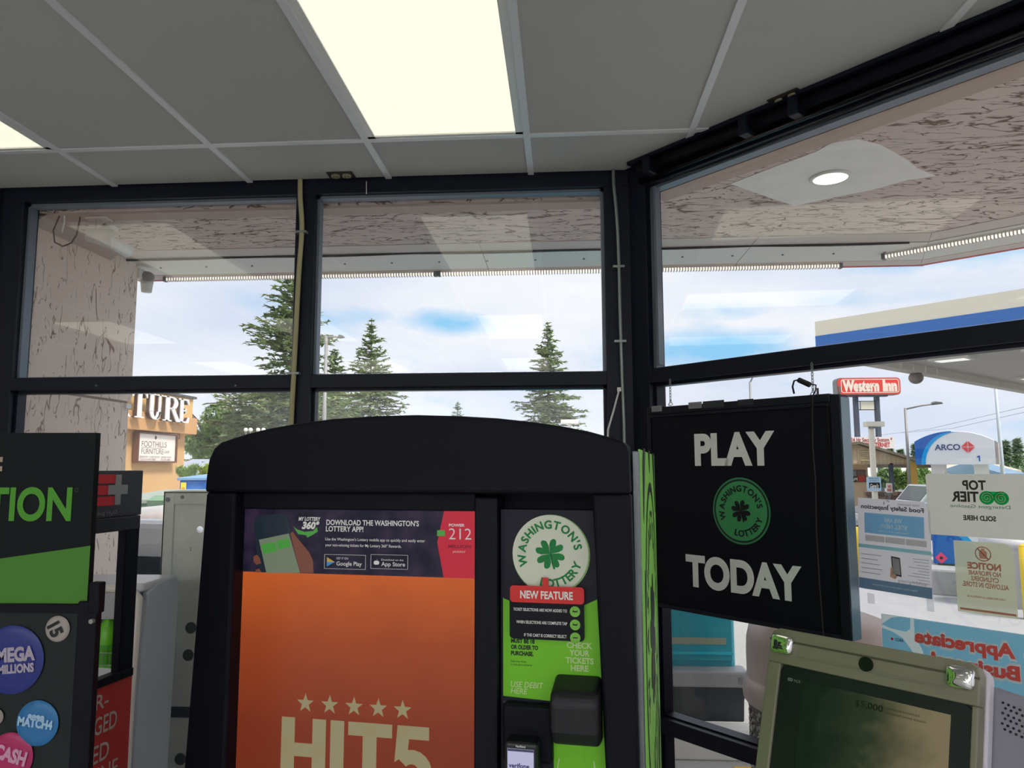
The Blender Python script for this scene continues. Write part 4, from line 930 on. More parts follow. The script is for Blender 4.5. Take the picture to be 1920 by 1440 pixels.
# front skin in strips around the open hole
hx, hz, hr = holes[0]
nn = 24
ringp = [(hx+hr*math.cos(2*math.pi*i/nn), hz+hr*math.sin(2*math.pi*i/nn)) for i in range(nn)]
sq = []
for i in range(nn):
    a = 2*math.pi*i/nn; c, s_ = math.cos(a), math.sin(a); k = .06/max(abs(c), abs(s_)); sq.append((hx+k*c, hz+k*s_))
sb_.add([(x, 0, z) for x, z in ringp+sq], [(i, (i+1) % nn, nn+(i+1) % nn, nn+i) for i in range(nn)])
x0_, x1_ = 0, .55
sb_.box(x0_, hx-.06, 0, .001, .02, 1.458).box(hx+.06, x1_, 0, .001, .02, 1.458).box(hx-.06, hx+.06, 0, .001, .02, hz-.06).box(hx-.06, hx+.06, 0, .001, hz+.06, 1.458)
sb_.build('front_skin', STEEL, gc)
MB().box(-.045, -.002, -.006, .0, .02, 1.505).build('side_flange', STEEL, gc, .001)
MB().box(-.045, -.040, -.006, .13, .02, 1.505).box(.545, .55, 0, .13, .02, 1.5).build('side_skin', STEEL, gc)
MB().box(-.002, .55, -.006, .002, 1.458, 1.505).build('top_band', STEEL, gc, .001)
MB().box(-.045, .55, -.006, .13, 1.500, 1.507).build('top_skin', STEEL, gc, .001)
MB().box(-.002, .55, -.003, .0, .661, .700).build('dark_band', mat('band_dark', (52, 60, 66), .5), gc)
for x, z in ((.084, .99), (.078, .889), (.065, .511)):
    MB().cyl((x, -.002, z), (x, .001, z), .0215, n=28).build('knockout', mat('hole_grey', (66, 74, 74), .6), gc)
MB().cyl((-.028, -.0062, 1.475), (-.028, -.009, 1.475), .009, n=14).cyl((.03, -.0062, 1.485), (.03, -.009, 1.485), .007, n=14).build('bolt', GREY, gc)
MB().text('1', -.035, 1.26, .010, -.0064).text('2', .065, 1.28, .012, -.0006).build('number_mark', PBLACK, gc)
# ================================================================== OUTSIDE, NEAR THE GLASS
# exposed aggregate litter bin with a domed lid
bn = thing('litter_bin', 'pebble aggregate litter bin with pinkish domed lid outside the angled window', 'bin', (.98, 3.02, G))
LID = mat('lid_pink', (214, 192, 184), .35)
MB().lathe([(.262, 0), (.268, .02), (.268, .745), (.262, .76)], 48).build('drum', mat('mortar', (84, 82, 80), .9), bn, smooth=True)
rnd = random.Random(3); b = MB(); ico = [(0, 0, 1), (.894, 0, .447), (.276, .851, .447), (-.724, .526, .447), (-.724, -.526, .447), (.276, -.851, .447), (.724, .526, -.447), (-.276, .851, -.447), (-.894, 0, -.447), (-.276, -.851, -.447), (.724, -.526, -.447), (0, 0, -1)]
icf = [(0, 1, 2), (0, 2, 3), (0, 3, 4), (0, 4, 5), (0, 5, 1), (1, 6, 2), (2, 7, 3), (3, 8, 4), (4, 9, 5), (5, 10, 1), (2, 6, 7), (3, 7, 8), (4, 8, 9), (5, 9, 10), (1, 10, 6), (11, 7, 6), (11, 8, 7), (11, 9, 8), (11, 10, 9), (11, 6, 10)]
pebs = [MB() for _ in range(4)]
for i in range(5200):
    a = rnd.uniform(math.pi*.75, math.pi*2.05); z = rnd.uniform(.02, .74); r_ = rnd.uniform(.0045, .0085); q = rnd.choice(pebs)
    c = Vector((.269*math.cos(a), .269*math.sin(a), z)); M_ = Matrix.Translation(c) @ Matrix.Rotation(a, 4, 'Z') @ Matrix.Rotation(rnd.uniform(0, 3), 4, 'X')
    q.add([(M_ @ Vector((v[0]*r_*.8, v[1]*r_*1.3, v[2]*r_*.9))) for v in ico], icf)
for q, c in zip(pebs, ((196, 190, 180), (122, 112, 104), (66, 62, 60), (158, 150, 144))): q.build('pebbles', mat('pebble%d' % c[0], c, .6), bn, kind='stuff')
MB().lathe([(.270, .755), (.282, .762), (.292, .775), (.294, .80), (.290, .835), (.280, .85), (.276, .86), (.276, .95), (.273, 1.0), (.262, 1.045), (.235, 1.075), (.18, 1.095), (.10, 1.105), (.02, 1.107)], 56).build('lid', LID, bn, smooth=True)
MB().box(-.11, .11, -.284, -.25, .885, 1.0).build('lid_flap', mat('flap_pink', (196, 172, 164), .4), bn, .01)
# white parking kerb, yellow stripe
k_ = MB().prism([(4.50, G), (4.74, G), (4.72, G+.13), (4.69, G+.15), (4.55, G+.15), (4.52, G+.13)], -1.0, 1.16, 'x').build('parking_kerb', mat('kerb_white', (228, 226, 218), .8, noise=.05), bevel=.01)
tag(k_, 'white parking kerb on the asphalt in front of the teal car', 'kerb')
o = MB().box(.93, 2.2, 4.30, 4.42, G, G+.003).build('painted_stripe', mat('paint_yellow', (238, 186, 40), .7, noise=.08)); o['kind'] = 'structure'
TYRE = mat('tyre', (24, 24, 26), .8); HUB = mat('hub', (150, 152, 154), .35, metal=.7)
def car(name, label, loc, rotz, paint, L=4.6, W=1.8, H=1.45, hood=.95, trunk=1.0, kind='sedan', group=None, drop=.09):
    """nose at local -x, tail +x, centred; parts: body, cabin windows, wheels, bumpers, lamps"""
    t = thing(name, label, 'car', loc, rotz, group); h = L/2; w = W/2
    if kind == 'suv': top = [(-h+1.05, hood), (-h+1.75, H), (h-.55, H-.02), (h-.08, 1.05)]
    elif kind == 'truck': top = [(-h+1.25, hood), (-h+1.75, H), (-h+3.0, H), (-h+3.2, 1.05), (h-.05, 1.05)]
    else: top = [(-h+1.15, hood), (-h+1.95, H), (h-1.6, H-.02), (h-.85, trunk), (h-.08, trunk-.04)]
    prof = [(-h+.05, .32), (-h, .45), (-h+.03, hood-.22), (-h+.22, hood-.08)]+top+[(h, .75), (h, .45), (h-.05, .32)]
    MB().prism(prof, -w, w).build('body', paint, t, .06, 3)
    b = MB()
    if kind == 'truck': g = [(-h+1.38, hood+.05), (-h+1.80, H-.09), (-h+2.92, H-.09), (-h+3.0, hood+.08)]
    elif kind == 'suv': g = [(-h+1.25, hood+.06), (-h+1.82, H-.09), (h-.62, H-.10), (h-.32, hood+.12)]
    else: g = [(-h+1.38, hood+.04), (-h+2.02, H-drop), (h-1.68, H-drop-.02), (h-1.12, hood+.08)]
    for s in (-1, 1): MB().prism(g, s*(w+.004), s*(w-.02)).build('side_window', CARGLASS, t)
    a0, a1 = top[0], top[1]; e = .1
    for (p, q) in ((top[0], top[1]), (top[-3] if kind == 'sedan' else top[-2], top[-2] if kind == 'sedan' else top[-1])):
        dx, dz = q[0]-p[0], q[1]-p[1]; l = math.hypot(dx, dz); nx, nz = -dz/l, dx/l
        if kind == 'truck' and p == top[-2]: continue
        P = [(p[0]+dx*.08+nx*.012, p[1]+dz*.08+nz*.012), (p[0]+dx*.9+nx*.012, p[1]+dz*.9+nz*.012), (p[0]+dx*.9-nx*.02, p[1]+dz*.9-nz*.02), (p[0]+dx*.08-nx*.02, p[1]+dz*.08-nz*.02)]
        MB().prism(P, -w+.14, w-.14).build('windscreen', CARGLASS, t, .01)
    for x in (-h+.85, h-.9):
        for s in (-1, 1):
            wl = MB().cyl((x, s*(w-.20), .32), (x, s*(w+.012), .32), .32, n=24).build('wheel', TYRE, t, .02)
            MB().cyl((x, s*(w+.012), .32), (x, s*(w+.02), .32), .19, n=16).build('hub_cap', HUB, wl)
    for s in (-1, 1):
        MB().box(-h-.015, -h+.12, s*(w-.42), s*(w-.06), hood-.34, hood-.20).build('head_lamp', mat('lamp_clear', (206, 210, 212), .1), t, .02)
        MB().box(h-.10, h+.012, s*(w-.36), s*(w-.04), .80, .94).build('tail_lamp', mat('lamp_red', (170, 24, 28), .2), t, .02)
    MB().box(-h-.05, -h+.12, -w+.03, w-.03, .30, .48).build('front_bumper', mat('bumper_dark', (60, 62, 66), .5), t, .03)
    MB().box(h-.12, h+.05, -w+.03, w-.03, .30, .50).build('rear_bumper', MATS['bumper_dark'], t, .03)
    for s in (-1, 1): MB().box(-h+1.35, -h+1.5, s*(w), s*(w+.16), hood+.02, hood+.16).build('wing_mirror', paint, t, .02)
    return t
PW = mat('paint_white', (236, 238, 240), .25, coat=.6); PT = mat('paint_teal', (22, 158, 178), .25, coat=.6); PR = mat('paint_maroon', (92, 16, 26), .25, coat=.5)
PSIL = mat('paint_silver', (206, 210, 216), .25, metal=.3)
# teal car with its tail to the window: grey bumper, dark skirt
tc_ = thing('teal_pickup', 'teal pickup with a grey step bumper, parked tail-in behind the white kerb', 'car', (.16, 4.86, G))
MB().prism([(0, .42), (0, .98), (.04, 1.02), (2.2, 1.02), (2.25, 1.5), (2.5, 1.72), (3.6, 1.72), (4.0, 1.1), (5.1, 1.0), (5.2, .5), (5.1, .35), (.05, .38)], -.90, .90, 'x').build('body', PT, tc_, .03)
MB().box(-.88, .88, -.012, .0, .46, .92).build('tailgate', PT, tc_, .012)
MB().box(-.88, .88, -.018, -.008, .50, .515).build('thin_strip', mat('strip_cyan', (40, 190, 210), .2), tc_)
MB().box(-.84, .84, -.016, -.008, .56, .60).build('thin_strip', mat('sand_reflection', (150, 160, 140), .3), tc_)  # sandy reflection on the tailgate, painted in as a pale strip
MB().box(-.95, .95, -.12, .05, .33, .425).build('step_bumper', mat('bumper_grey', (150, 152, 154), .45), tc_, .015)
MB().prism([(-.70, .33), (.86, .33), (.945, .36), (.945, .30), (.93, .24), (.925, .115), (-.70, .115)], -.06, .03).build('skirt', mat('skirt_dark', (40, 46, 52), .3), tc_, .01)
MB().cyl((.905, -.125, .375), (.905, -.118, .375), .02, n=12).build('bolt', GREY, tc_)
for s in (-1, 1):
    for y in (1.0, 4.3):
        wl = MB().cyl((s*.70, y, .35), (s*.92, y, .35), .35, n=24).build('wheel', TYRE, tc_, .02); MB().cyl((s*.92, y, .35), (s*.928, y, .35), .2, n=16).build('hub_cap', HUB, wl)
MB().prism([(2.35, 1.1), (2.52, 1.62), (3.55, 1.62), (3.9, 1.12)], -.905, .905, 'x').build('side_window', CARGLASS, tc_)
# white car beyond the wing wall
car('white_sedan', 'white sedan close outside the left window, between the wing wall and the steel cabinet', (-3.2, 5.75, G), R(0), PW, L=4.5, W=1.75, H=1.33, hood=.88, trunk=.95, drop=.24)
# ================================================================== LEFT BACKGROUND
BX = -13.05
OR = mat('render_orange', (208, 166, 116), .85, noise=.05, nscale=1.5, bump=.1, bscale=20)
fb = thing('furniture_store', 'orange rendered shop building with big white roof letters and a white hanging sign', 'building', (BX, 25.0, G))
def fbx(px, py, off=0): p = atX(px, py, BX+off); return p.y-25.0, p.z-G
ztop = 4.03-G; zmid = 3.29-G; zblk = 2.73-G
MB().box(-9, 0, -17, .10, 0, ztop-.06).build('wall', OR, fb)
MB().box(-9, .32, -17, .30, zblk, zmid).build('parapet_band', mat('render_band', (202, 154, 102), .85), fb, .02)
MB().box(-9, .18, -17, .22, zmid, ztop-.05).build('parapet', mat('render_parapet', (216, 178, 114), .85), fb, .02)
MB().box(-9.1, .26, -17.1, .32, ztop-.06, ztop+.02).build('coping', mat('coping_grey', (84, 86, 84), .6), fb)
# serif letters: built in a frame facing +x
LM = mat('letter_white', (236, 238, 238), .5); LS = mat('letter_return', (78, 56, 50), .7)
def serif(ch, y0, y1, z0, z1):
    M_ = Matrix.Translation((.50, y0, z0)) @ Matrix.Rotation(R(90), 4, 'Z')
    w, h = y1-y0, z1-z0; tk = .20*w; tn = .09*w; sf = .06*h
    def build(b, fy0, fy1):
        def r(a0, a1, b0, b1): b.box(a0*w, a1*w, fy0, fy1, b0*h, b1*h)
        def ar(cx, cz, ro, ri, oz, a0, a1, iz=None):
            n = 16; iz = iz or oz*ri/ro
            for i in range(n):
                p, q = R(a0+(a1-a0)*i/n), R(a0+(a1-a0)*(i+1)/n)
                b.prism([(w*(cx+ro*math.cos(p)), h*(cz+oz*math.sin(p))), (w*(cx+ro*math.cos(q)), h*(cz+oz*math.sin(q))), (w*(cx+ri*math.cos(q)), h*(cz+iz*math.sin(q))), (w*(cx+ri*math.cos(p)), h*(cz+iz*math.sin(p)))], fy0, fy1)
        if ch == 'T':
            r(.0, 1, .92, 1); r(.38, .62, .04, .95); r(.22, .78, 0, .05)
            b.prism([(0, h), (0, h*.78), (.05*w, h*.78), (.14*w, h*.93), (.2*w, h)], fy0, fy1); b.prism([(w, h), (w, h*.78), (.95*w, h*.78), (.86*w, h*.93), (.8*w, h)], fy0, fy1)
        elif ch == 'U':
            r(.14, .36, .3, 1); r(.76, .88, .3, 1); r(0, .5, .95, 1); r(.62, 1.02, .95, 1); ar(.51, .32, .37, .15, .32, 180, 360, .22); ar(.62, .32, .26, .14, .32, 270, 360, .24)
        elif ch == 'R':
            r(.14, .36, 0, 1); r(0, .5, 0, .05); r(0, .6, .95, 1); r(.3, .55, .50, .55); ar(.52, .752, .36, .14, .248, -90, 90, .19)
            b.prism([(.45*w, .52*h), (.66*w, .52*h), (1.02*w, .05*h), (1.08*w, 0), (.82*w, 0)], fy0, fy1)
        elif ch == 'E':
            r(.14, .38, 0, 1); r(0, .9, 0, .06); r(0, .88, .94, 1); r(.3, .66, .48, .53)
            b.prism([(.9*w, 0), (.96*w, .24*h), (.9*w, .24*h), (.72*w, .04*h)], fy0, fy1); b.prism([(.88*w, h), (.90*w, .78*h), (.84*w, .78*h), (.70*w, .96*h)], fy0, fy1); r(.62, .67, .40, .61)
    f = MB(M_); build(f, -.02, .02); o = f.build('letter', LM, fb)
    f = MB(M_); build(f, .02, .13); f.build('letter_return', LS, o)
LY = [('T', 249, 277), ('U', 279, 305), ('R', 308, 338), ('E', 337, 357)]
for ch, a, b_ in LY: serif(ch, fbx(a, 760, .52)[0], fbx(b_, 760, .52)[0], 3.07-G, 3.86-G)
serif('R', fbx(249, 760, .52)[0]-1.35, fbx(249, 760, .52)[0]-.15, 3.07-G, 3.86-G)
# hanging sign FOOTHILLS FURNITURE
hs = thing('store_sign', 'white framed shop sign reading FOOTHILLS FURNITURE on the orange building', 'sign', (BX+.06, 21.95, G))
hsz0, hsz1 = 1.80-G, 2.64-G
MB().box(.0, .10, 0, 2.22, hsz0, hsz1).build('board', mat('board_cream', (238, 230, 220), .6), hs)
BRN = mat('frame_brown', (104, 66, 50), .6)
for q in ((-.06, .0, hsz0-.05, hsz1+.04), (2.22, 2.27, hsz0-.05, hsz1+.04), (0, 2.22, hsz0-.05, hsz0), (0, 2.22, hsz1, hsz1+.04)): MB().box(.0, .16, q[0], q[1], q[2], q[3]).build('frame_rail', BRN, hs)
MB().tube([(.08, -.2, hsz1+.09), (.08, 2.45, hsz1+.09)], .018, 6).build('scroll_rod', BRN, hs)
MB().tube([(.08, 2.45+.09*math.sin(i*.6)*(1-i*.02), hsz1+.0+.09*math.cos(i*.6)) for i in range(11)], .014, 6).build('scroll', BRN, hs)
b = MB(Matrix.Translation((.102, 0, 0)) @ Matrix.Rotation(R(90), 4, 'Z'))
b.text('FOOTHILLS', .22, hsz1-.40, .17, -.001, w=1.45); b.build('sign_lettering', mat('sign_brown', (112, 92, 88), .6), hs)
b = MB(Matrix.Translation((.102, 0, 0)) @ Matrix.Rotation(R(90), 4, 'Z')); b.text('FURNITURE', .22, hsz1-.62, .16, -.001, w=1.28).text('Candy', 1.52, hsz1-.58, .10, -.001, w=.35, shear=.4).build('sign_lettering', MATS['sign_brown'], hs)
b = MB(Matrix.Translation((.102, 0, 0)) @ Matrix.Rotation(R(90), 4, 'Z')); b.text('BEDROOM · LIVING ROOM · DINING ROOM', .15, hsz0+.10, .055, -.001, w=1.85); b.build('sign_lettering', MATS['sign_brown'], hs)
b = MB(Matrix.Translation((.102, 0, 0)) @ Matrix.Rotation(R(90), 4, 'Z')); b.text('TOUCH A MATTRESS', .15, hsz0+.02, .055, -.001, w=.9).text('253 302-4896', 1.35, hsz0+.02, .055, -.001, w=.6).ring(1.0, hsz1-.10, 0, .06, -.001, 20).box(.22, 1.4, -.001, 0, hsz1-.435, hsz1-.425).build('sign_lettering', mat('sign_dark', (90, 70, 66), .6), hs)
# bins: green and blue
def dumpster(name, lab, a, b_, Y, paint, lid, ztop_, cat='dumpster', depth=1.4):
    """pixel span a..b at distance Y, top height ztop_"""
    p, q = atY(a, 900, Y), atY(b_, 900, Y); W_ = q.x-p.x; t = thing(name, lab, cat, (p.x, Y, G)); h = ztop_-G
    MB().prism([(0, .12), (depth, .12), (depth, h), (0, h-.06)], 0, W_, 'x').build('body', paint, t, .02)
    MB().prism([(-.05, h-.06), (depth+.02, h+.02), (depth+.02, h+.06), (-.05, h-.01)], -.03, W_+.03, 'x').build('lid', lid, t, .01)
    for x in (.12, W_*.5, W_-.12): MB().box(x-.03, x+.03, -.03, 0, .15, h-.1).build('rib', paint, t)
    for x in (.1, W_-.3): 
        for y in (.15, depth-.25): MB().cyl((x, y, .06), (x+.05, y, .06), .06, n=10).build('castor', TYRE, t)
    return t, W_, h
g_, W_, h_ = dumpster('green_dumpster', 'green steel dumpster behind the white car, beside the steel cabinet', 200, 318, 8.3, mat('dump_green', (112, 150, 116), .55, noise=.1), mat('dump_lid', (150, 160, 148), .6), 1.25)
x = atY(280, 940, 8.2).x-g_.location.x; z1, z0 = atY(290, 938, 8.2).z-G, atY(290, 955, 8.2).z-G
MB().prism([(-.16, z1), (0, z1+.05), (0, z0-.04), (-.12, z0)], x, x+.34, 'x').build('fork_pocket', MATS['dump_green'], g_)
bl_, W_, h_ = dumpster('blue_dumpster', 'bright blue dumpster with a yellow sticker below the trees', 337, 440, 13.5, mat('dump_blue', (22, 112, 200), .5), mat('dump_blue_lid', (120, 160, 200), .5), 1.42)
x = atY(341, 905, 13.5).x-bl_.location.x
yl = MB().box(x, x+.10, -.034, -.03, h_-.30, h_-.10).build('yellow_sticker', mat('sticker_yellow', (240, 220, 60), .6), bl_)
MB().text('≡', x+.02, h_-.26, .08, -.036, w=.06).build('sticker_print', RED, yl)
# house between the trees
HX = 52.0
def at_(px, py, Y=HX): return atY(px, py, Y)
p = at_(374, 895); q = at_(404, 830)
hou = thing('cabin', 'peach house corner with grey hip roof and slatted balcony rail behind the trees', 'house', (p.x, HX, G))
hx = at_(480, 860).x-p.x; ze = at_(390, 833).z-G; zr = at_(400, 818).z-G+.25; 
PE = mat('house_peach', (226, 182, 138), .8)
MB().box(0, hx, 0, 5, 0, ze).build('wall', PE, hou)
MB().add([(-.45, -.6, ze), (hx+.5, -.6, ze), (hx+.5, 5.5, ze), (-.45, 5.5, ze), (.9, 2.0, zr+.4), (hx-.8, 2.0, zr+.4), (-.45, -.6, ze-.10), (hx+.5, -.6, ze-.10), (hx+.5, 5.5, ze-.1), (-.45, 5.5, ze-.1)],
         [(0, 1, 5, 4), (1, 2, 5), (2, 3, 4, 5), (3, 0, 4), (0, 6, 7, 1), (1, 7, 8, 2), (2, 8, 9, 3), (3, 9, 6, 0), (9, 8, 7, 6)]).build('roof', mat('roof_grey', (136, 142, 150), .8), hou)
MB().box(-.5, hx+.5, -.66, -.58, ze-.14, ze+.02).build('gutter', mat('gutter_brown', (150, 104, 78), .6), hou)
MB().tube([(.12, -.55, ze-.1), (.12, -.10, ze-.5), (.12, -.08, .1)], .05, 6).build('downspout', PE, hou)
zr0, zr1 = at_(385, 882).z-G, at_(385, 858).z-G
for i in range(9): MB().box(.35+i*.16, .44+i*.16, -.35, -.31, zr0, zr1).build('slat', mat('slat_brown', (196, 130, 96), .7), hou)
MB().box(.25, 2.0, -.37, -.29, zr1, zr1+.08).build('rail', MATS['slat_brown'], hou); MB().box(.25, 2.0, -.37, -.0, zr0-.12, zr0).build('rail', MATS['slat_brown'], hou)
MB().box(.03, .22, -.03, 0, at_(378, 878).z-G, at_(378, 869).z-G).build('meter_box', GREY, hou)
lr0 = at_(340, 890, 30); lr1 = at_(378, 866, 30)
lh = thing('low_shed', 'low building with a pale grey roof behind the blue dumpster', 'shed', (lr0.x-1, 30, G))
hz_ = lr1.z-G; MB().box(0, 2.0, 0, 3, 0, hz_-.5).build('wall', PE, lh); MB().prism([(-.3, hz_-.55), (3.3, hz_+.05), (3.3, hz_+.15), (-.3, hz_-.45)], -.2, lr1.x-lr0.x+1.1, 'x').build('roof', mat('roof_pale', (166, 172, 186), .7), lh)
# ---------------------------------------------------------------- trees and shrubs
def leafmat(name, c1, c2, c3=None):
    m = bpy.data.materials.new(name); m.use_nodes = True; t = m.node_tree; p = t.nodes['Principled BSDF']; L = t.links.new
    p.inputs['Roughness'].default_value = .7; p.inputs['Specular IOR Level'].default_value = .2
    g = t.nodes.new('ShaderNodeNewGeometry'); cr = t.nodes.new('ShaderNodeValToRGB'); cr.color_ramp.elements[0].color = rgb(*c1); cr.color_ramp.elements[1].color = rgb(*c2)
    co = t.nodes.new('ShaderNodeTexCoord'); n = t.nodes.new('ShaderNodeTexNoise'); n.inputs['Scale'].default_value = 2.2; n.inputs['Detail'].default_value = 4; L(co.outputs['Object'], n.inputs['Vector']); L(n.outputs['Fac'], cr.inputs[0])
    cr.color_ramp.elements[0].position = .32; cr.color_ramp.elements[1].position = .68
    L(cr.outputs[0], p.inputs['Base Color'])
    tr = t.nodes.new('ShaderNodeBsdfTranslucent'); mx_ = t.nodes.new('ShaderNodeMixShader'); mx_.inputs[0].default_value = .3; L(cr.outputs[0], tr.inputs[0]); L(p.outputs[0], mx_.inputs[1]); L(tr.outputs[0], mx_.inputs[2])
    L(mx_.outputs[0], t.nodes['Material Output'].inputs[0]); MATS[name] = m; return m
NEED = leafmat('needles', (104, 128, 84), (176, 194, 138)); NEED2 = leafmat('needles_dark', (112, 138, 108), (160, 182, 146)); LEAF = leafmat('leaves', (104, 138, 84), (172, 198, 124)); LIME = leafmat('leaves_lime', (130, 160, 40), (196, 214, 84)); BARK = mat('bark', (96, 82, 70), .9)
def spray(b, c, r, rn, flat=.5):
    """one tuft: three small crossing triangles"""
    for _ in range(3):
        a = rn.uniform(0, 2*math.pi); tl = rn.uniform(-flat, flat); d = Vector((math.cos(a), math.sin(a), tl)); s_ = Vector((-math.sin(a), math.cos(a), rn.uniform(-.5, .5)))
        b.v += [c-d*r*.2-s_*r*.32, c+d*r, c-d*r*.2+s_*r*.32]; n = len(b.v); b.f.append((n-3, n-2, n-1))
def conifer(px, ptop, Y, halfpx, pybase, seed, label, m=NEED, tuft=.30, dens=1.0, group='conifers beyond the lot', power=.9, irr=.25):
    rn = random.Random(seed); tp = atY(px, ptop, Y); x = tp.x; H = tp.z-G; Rb = halfpx*Y/F*1.0
    hb = H-(pybase-ptop)*Y/F  # height where the crown is halfpx wide
    t = thing('conifer_tree', label, 'tree', (x, Y, G), 0, group)
    MB().cyl((0, 0, 0), (0, 0, H*.99), max(.12, H*.014), .02, 8).build('trunk', BARK, t, smooth=True)
    b = MB(); br_ = MB(); z = max(.06*H, hb-2.5); 
    lv = []
    while z < H*.985: lv.append(z); z += (.030*H)*(1.15-.5*z/H)*rn.uniform(.6, 1.35)
    for z in lv:
        u = (H-z)/(H-hb); Rz = Rb*min(1.15, u**power)*rn.uniform(1-irr, 1+irr*.6); nb = max(4, int((5+Rz*1.6)*dens)); ph = rn.uniform(0, 6)
        for k in range(nb):
            a = ph+2*math.pi*k/nb+rn.uniform(-.3, .3); L_ = Rz*rn.uniform(.62, 1.12); up_ = rn.uniform(-.22, .08)-(.12 if z < H*.6 else -.15)
            pts = []; rz_ = rn.uniform(-.02, .02)*H
            for i in range(6):
                s_ = i/5; pts.append(Vector((L_*s_*math.cos(a), L_*s_*math.sin(a), z+rz_+L_*(up_*s_+.10*s_*s_))))
            br_.tube(pts[::2]+[pts[-1]], .018+.004*L_, 3)
            n = max(3, int(L_/tuft*2.1*dens))
            for i in range(n):
                s_ = .12+.9*(i+rn.random())/n; c = pts[0].lerp(pts[-1], s_); wd = L_*.22*(1.1-s_)
                c = c+Vector((-math.sin(a), math.cos(a), 0))*rn.uniform(-wd, wd)+Vector((0, 0, rn.uniform(-.16, .05)*L_*.35))
                spray(b, c, tuft*rn.uniform(.6, 1.1), rn)
    spray(b, Vector((0, 0, H)), tuft*.5, rn, 1.5)
    br_.build('branches', BARK, t, kind='stuff'); b.build('foliage', m, t, kind='stuff'); return t
def bush(name, px, ptop, pyb, Y, halfpx, m, seed, label, leaf=.14, n=700, cat='shrub', group=None, trunk=False, sq=1.0):
    rn = random.Random(seed); tp = atY(px, ptop, Y); H = tp.z-G; zb_ = max(0, atY(px, pyb, Y).z-G); r_ = halfpx*Y/F; t = thing(name, label, cat, (tp.x, Y, G), 0, group)
    MB().cyl((0, 0, 0), (0, 0, H*.75), .05+H*.012, .03, 8).build('trunk' if trunk else 'stem', BARK, t)
    if trunk:
        q = MB()
        for i in range(10):
            a = rn.uniform(0, 6.28); q.tube([(0, 0, H*.35+i*H*.03), (r_*.4*math.cos(a), r_*.4*math.sin(a), H*.55+i*.03*H), (r_*.75*math.cos(a), r_*.75*math.sin(a), H*.72+i*.02*H)], .05, 4)
        q.build('branches', BARK, t, kind='stuff')
    b = MB(); cz = (H+zb_)/2; hz = (H-zb_)/2; bl = [(rn.uniform(-.65, .65), rn.uniform(-.6, .6), rn.uniform(-.7, .72), rn.uniform(.28, .5)) for _ in range(16)]
    for i in range(n):
        bx, by, bz, brd = rn.choice(bl); d = Vector((rn.gauss(0, 1), rn.gauss(0, 1), rn.gauss(0, 1))).normalized()*rn.uniform(.75, 1.05)*brd
        spray(b, Vector(((bx+d.x)*r_, (by+d.y)*r_*sq, cz+(bz+d.z)*hz*.82)), leaf*rn.uniform(.7, 1.2), rn, 1.2)
    b.build('foliage', m, t, kind='stuff'); return t
conifer(551, 500, 38, 165, 850, 11, 'tall broad conifer behind the mullion between the two front windows', NEED, .34, 1.25, irr=.35, power=.75)
conifer(697, 598, 46, 84, 790, 12, 'mid-sized conifer with spreading tips, just right of the street lamp', NEED, .30, 1.15)
conifer(628, 655, 50, 76, 830, 13, 'shorter bushy conifer behind the street lamp', NEED, .32, 1.1, power=.7)
conifer(1027, 607, 44, 86, 810, 14, 'lone conifer standing left of the window corner post', NEED, .30, 1.15)
conifer(858, 755, 60, 16, 785, 15, 'tip of a small conifer peeping over the top of the kiosk', NEED2, .22, .8, power=.6)
bush('broadleaf_tree', 392, 752, 905, 42, 48, LEAF, 21, 'round broadleaf tree beside the orange building', .26, 3600, 'tree', trunk=True)
bush('broadleaf_tree', 462, 752, 900, 40, 66, NEED, 22, 'dense leafy tree spreading low behind the kiosk hood', .24, 4200, 'tree', trunk=True)
bush('leafy_shrub', 354, 866, 905, 20, 18, LEAF, 23, 'small green shrub in front of the low shed roof', .09, 900)
bush('lime_shrub', 395, 868, 905, 18, 26, LIME, 24, 'bright lime green shrub beside the blue dumpster', .09, 1200)
# ---------------------------------------------------------------- street furniture
def street_lamp(label, px0, py0, pxb, Y, arm_px, arm_py, r=.09, head='cobra', m=POLE, cat='street lamp', group=None):
    tp = atY(px0, py0, Y); ar = atY(arm_px, arm_py, Y); t = thing('street_lamp', label, cat, (tp.x, Y, G), 0, group); h = tp.z-G
    MB().cyl((0, 0, 0), (0, 0, h), r, r*.65, 12).build('pole', m, t, smooth=True)
    dx, dz = ar.x-tp.x, ar.z-tp.z
    MB().tube([(0, 0, h-.05), (dx*.5, 0, h+dz*.6), (dx*.9, 0, h+dz)], r*.45, 8).build('arm', m, t, smooth=True)
    sg = 1 if dx > 0 else -1
    MB().prism([(dx*.8, h+dz+.03), (dx*.86, h+dz+.09), (dx+.05*sg, h+dz+.06), (dx+.12*sg, h+dz-.01), (dx*.82, h+dz-.05)], -.14, .14).build('lamp_head', mat('head_grey', (110, 114, 118), .5), t, .02)
    MB().cyl((0, 0, 0), (0, 0, .3), r*1.6, n=12).build('base', m, t)
    return t
street_lamp('pale street lamp rising among the trees in the middle window', 612, 630, 607, 30, 641, 632, .10)
street_lamp('grey street lamp with a long arm, between the motel sign and the pump', 1697, 765, 1710, 30, 1760, 757, .07)
street_lamp('distant street lamp rising above the black sign, its arm slanting up', 1406, 716, 1406, 34, 1419, 697, .07)
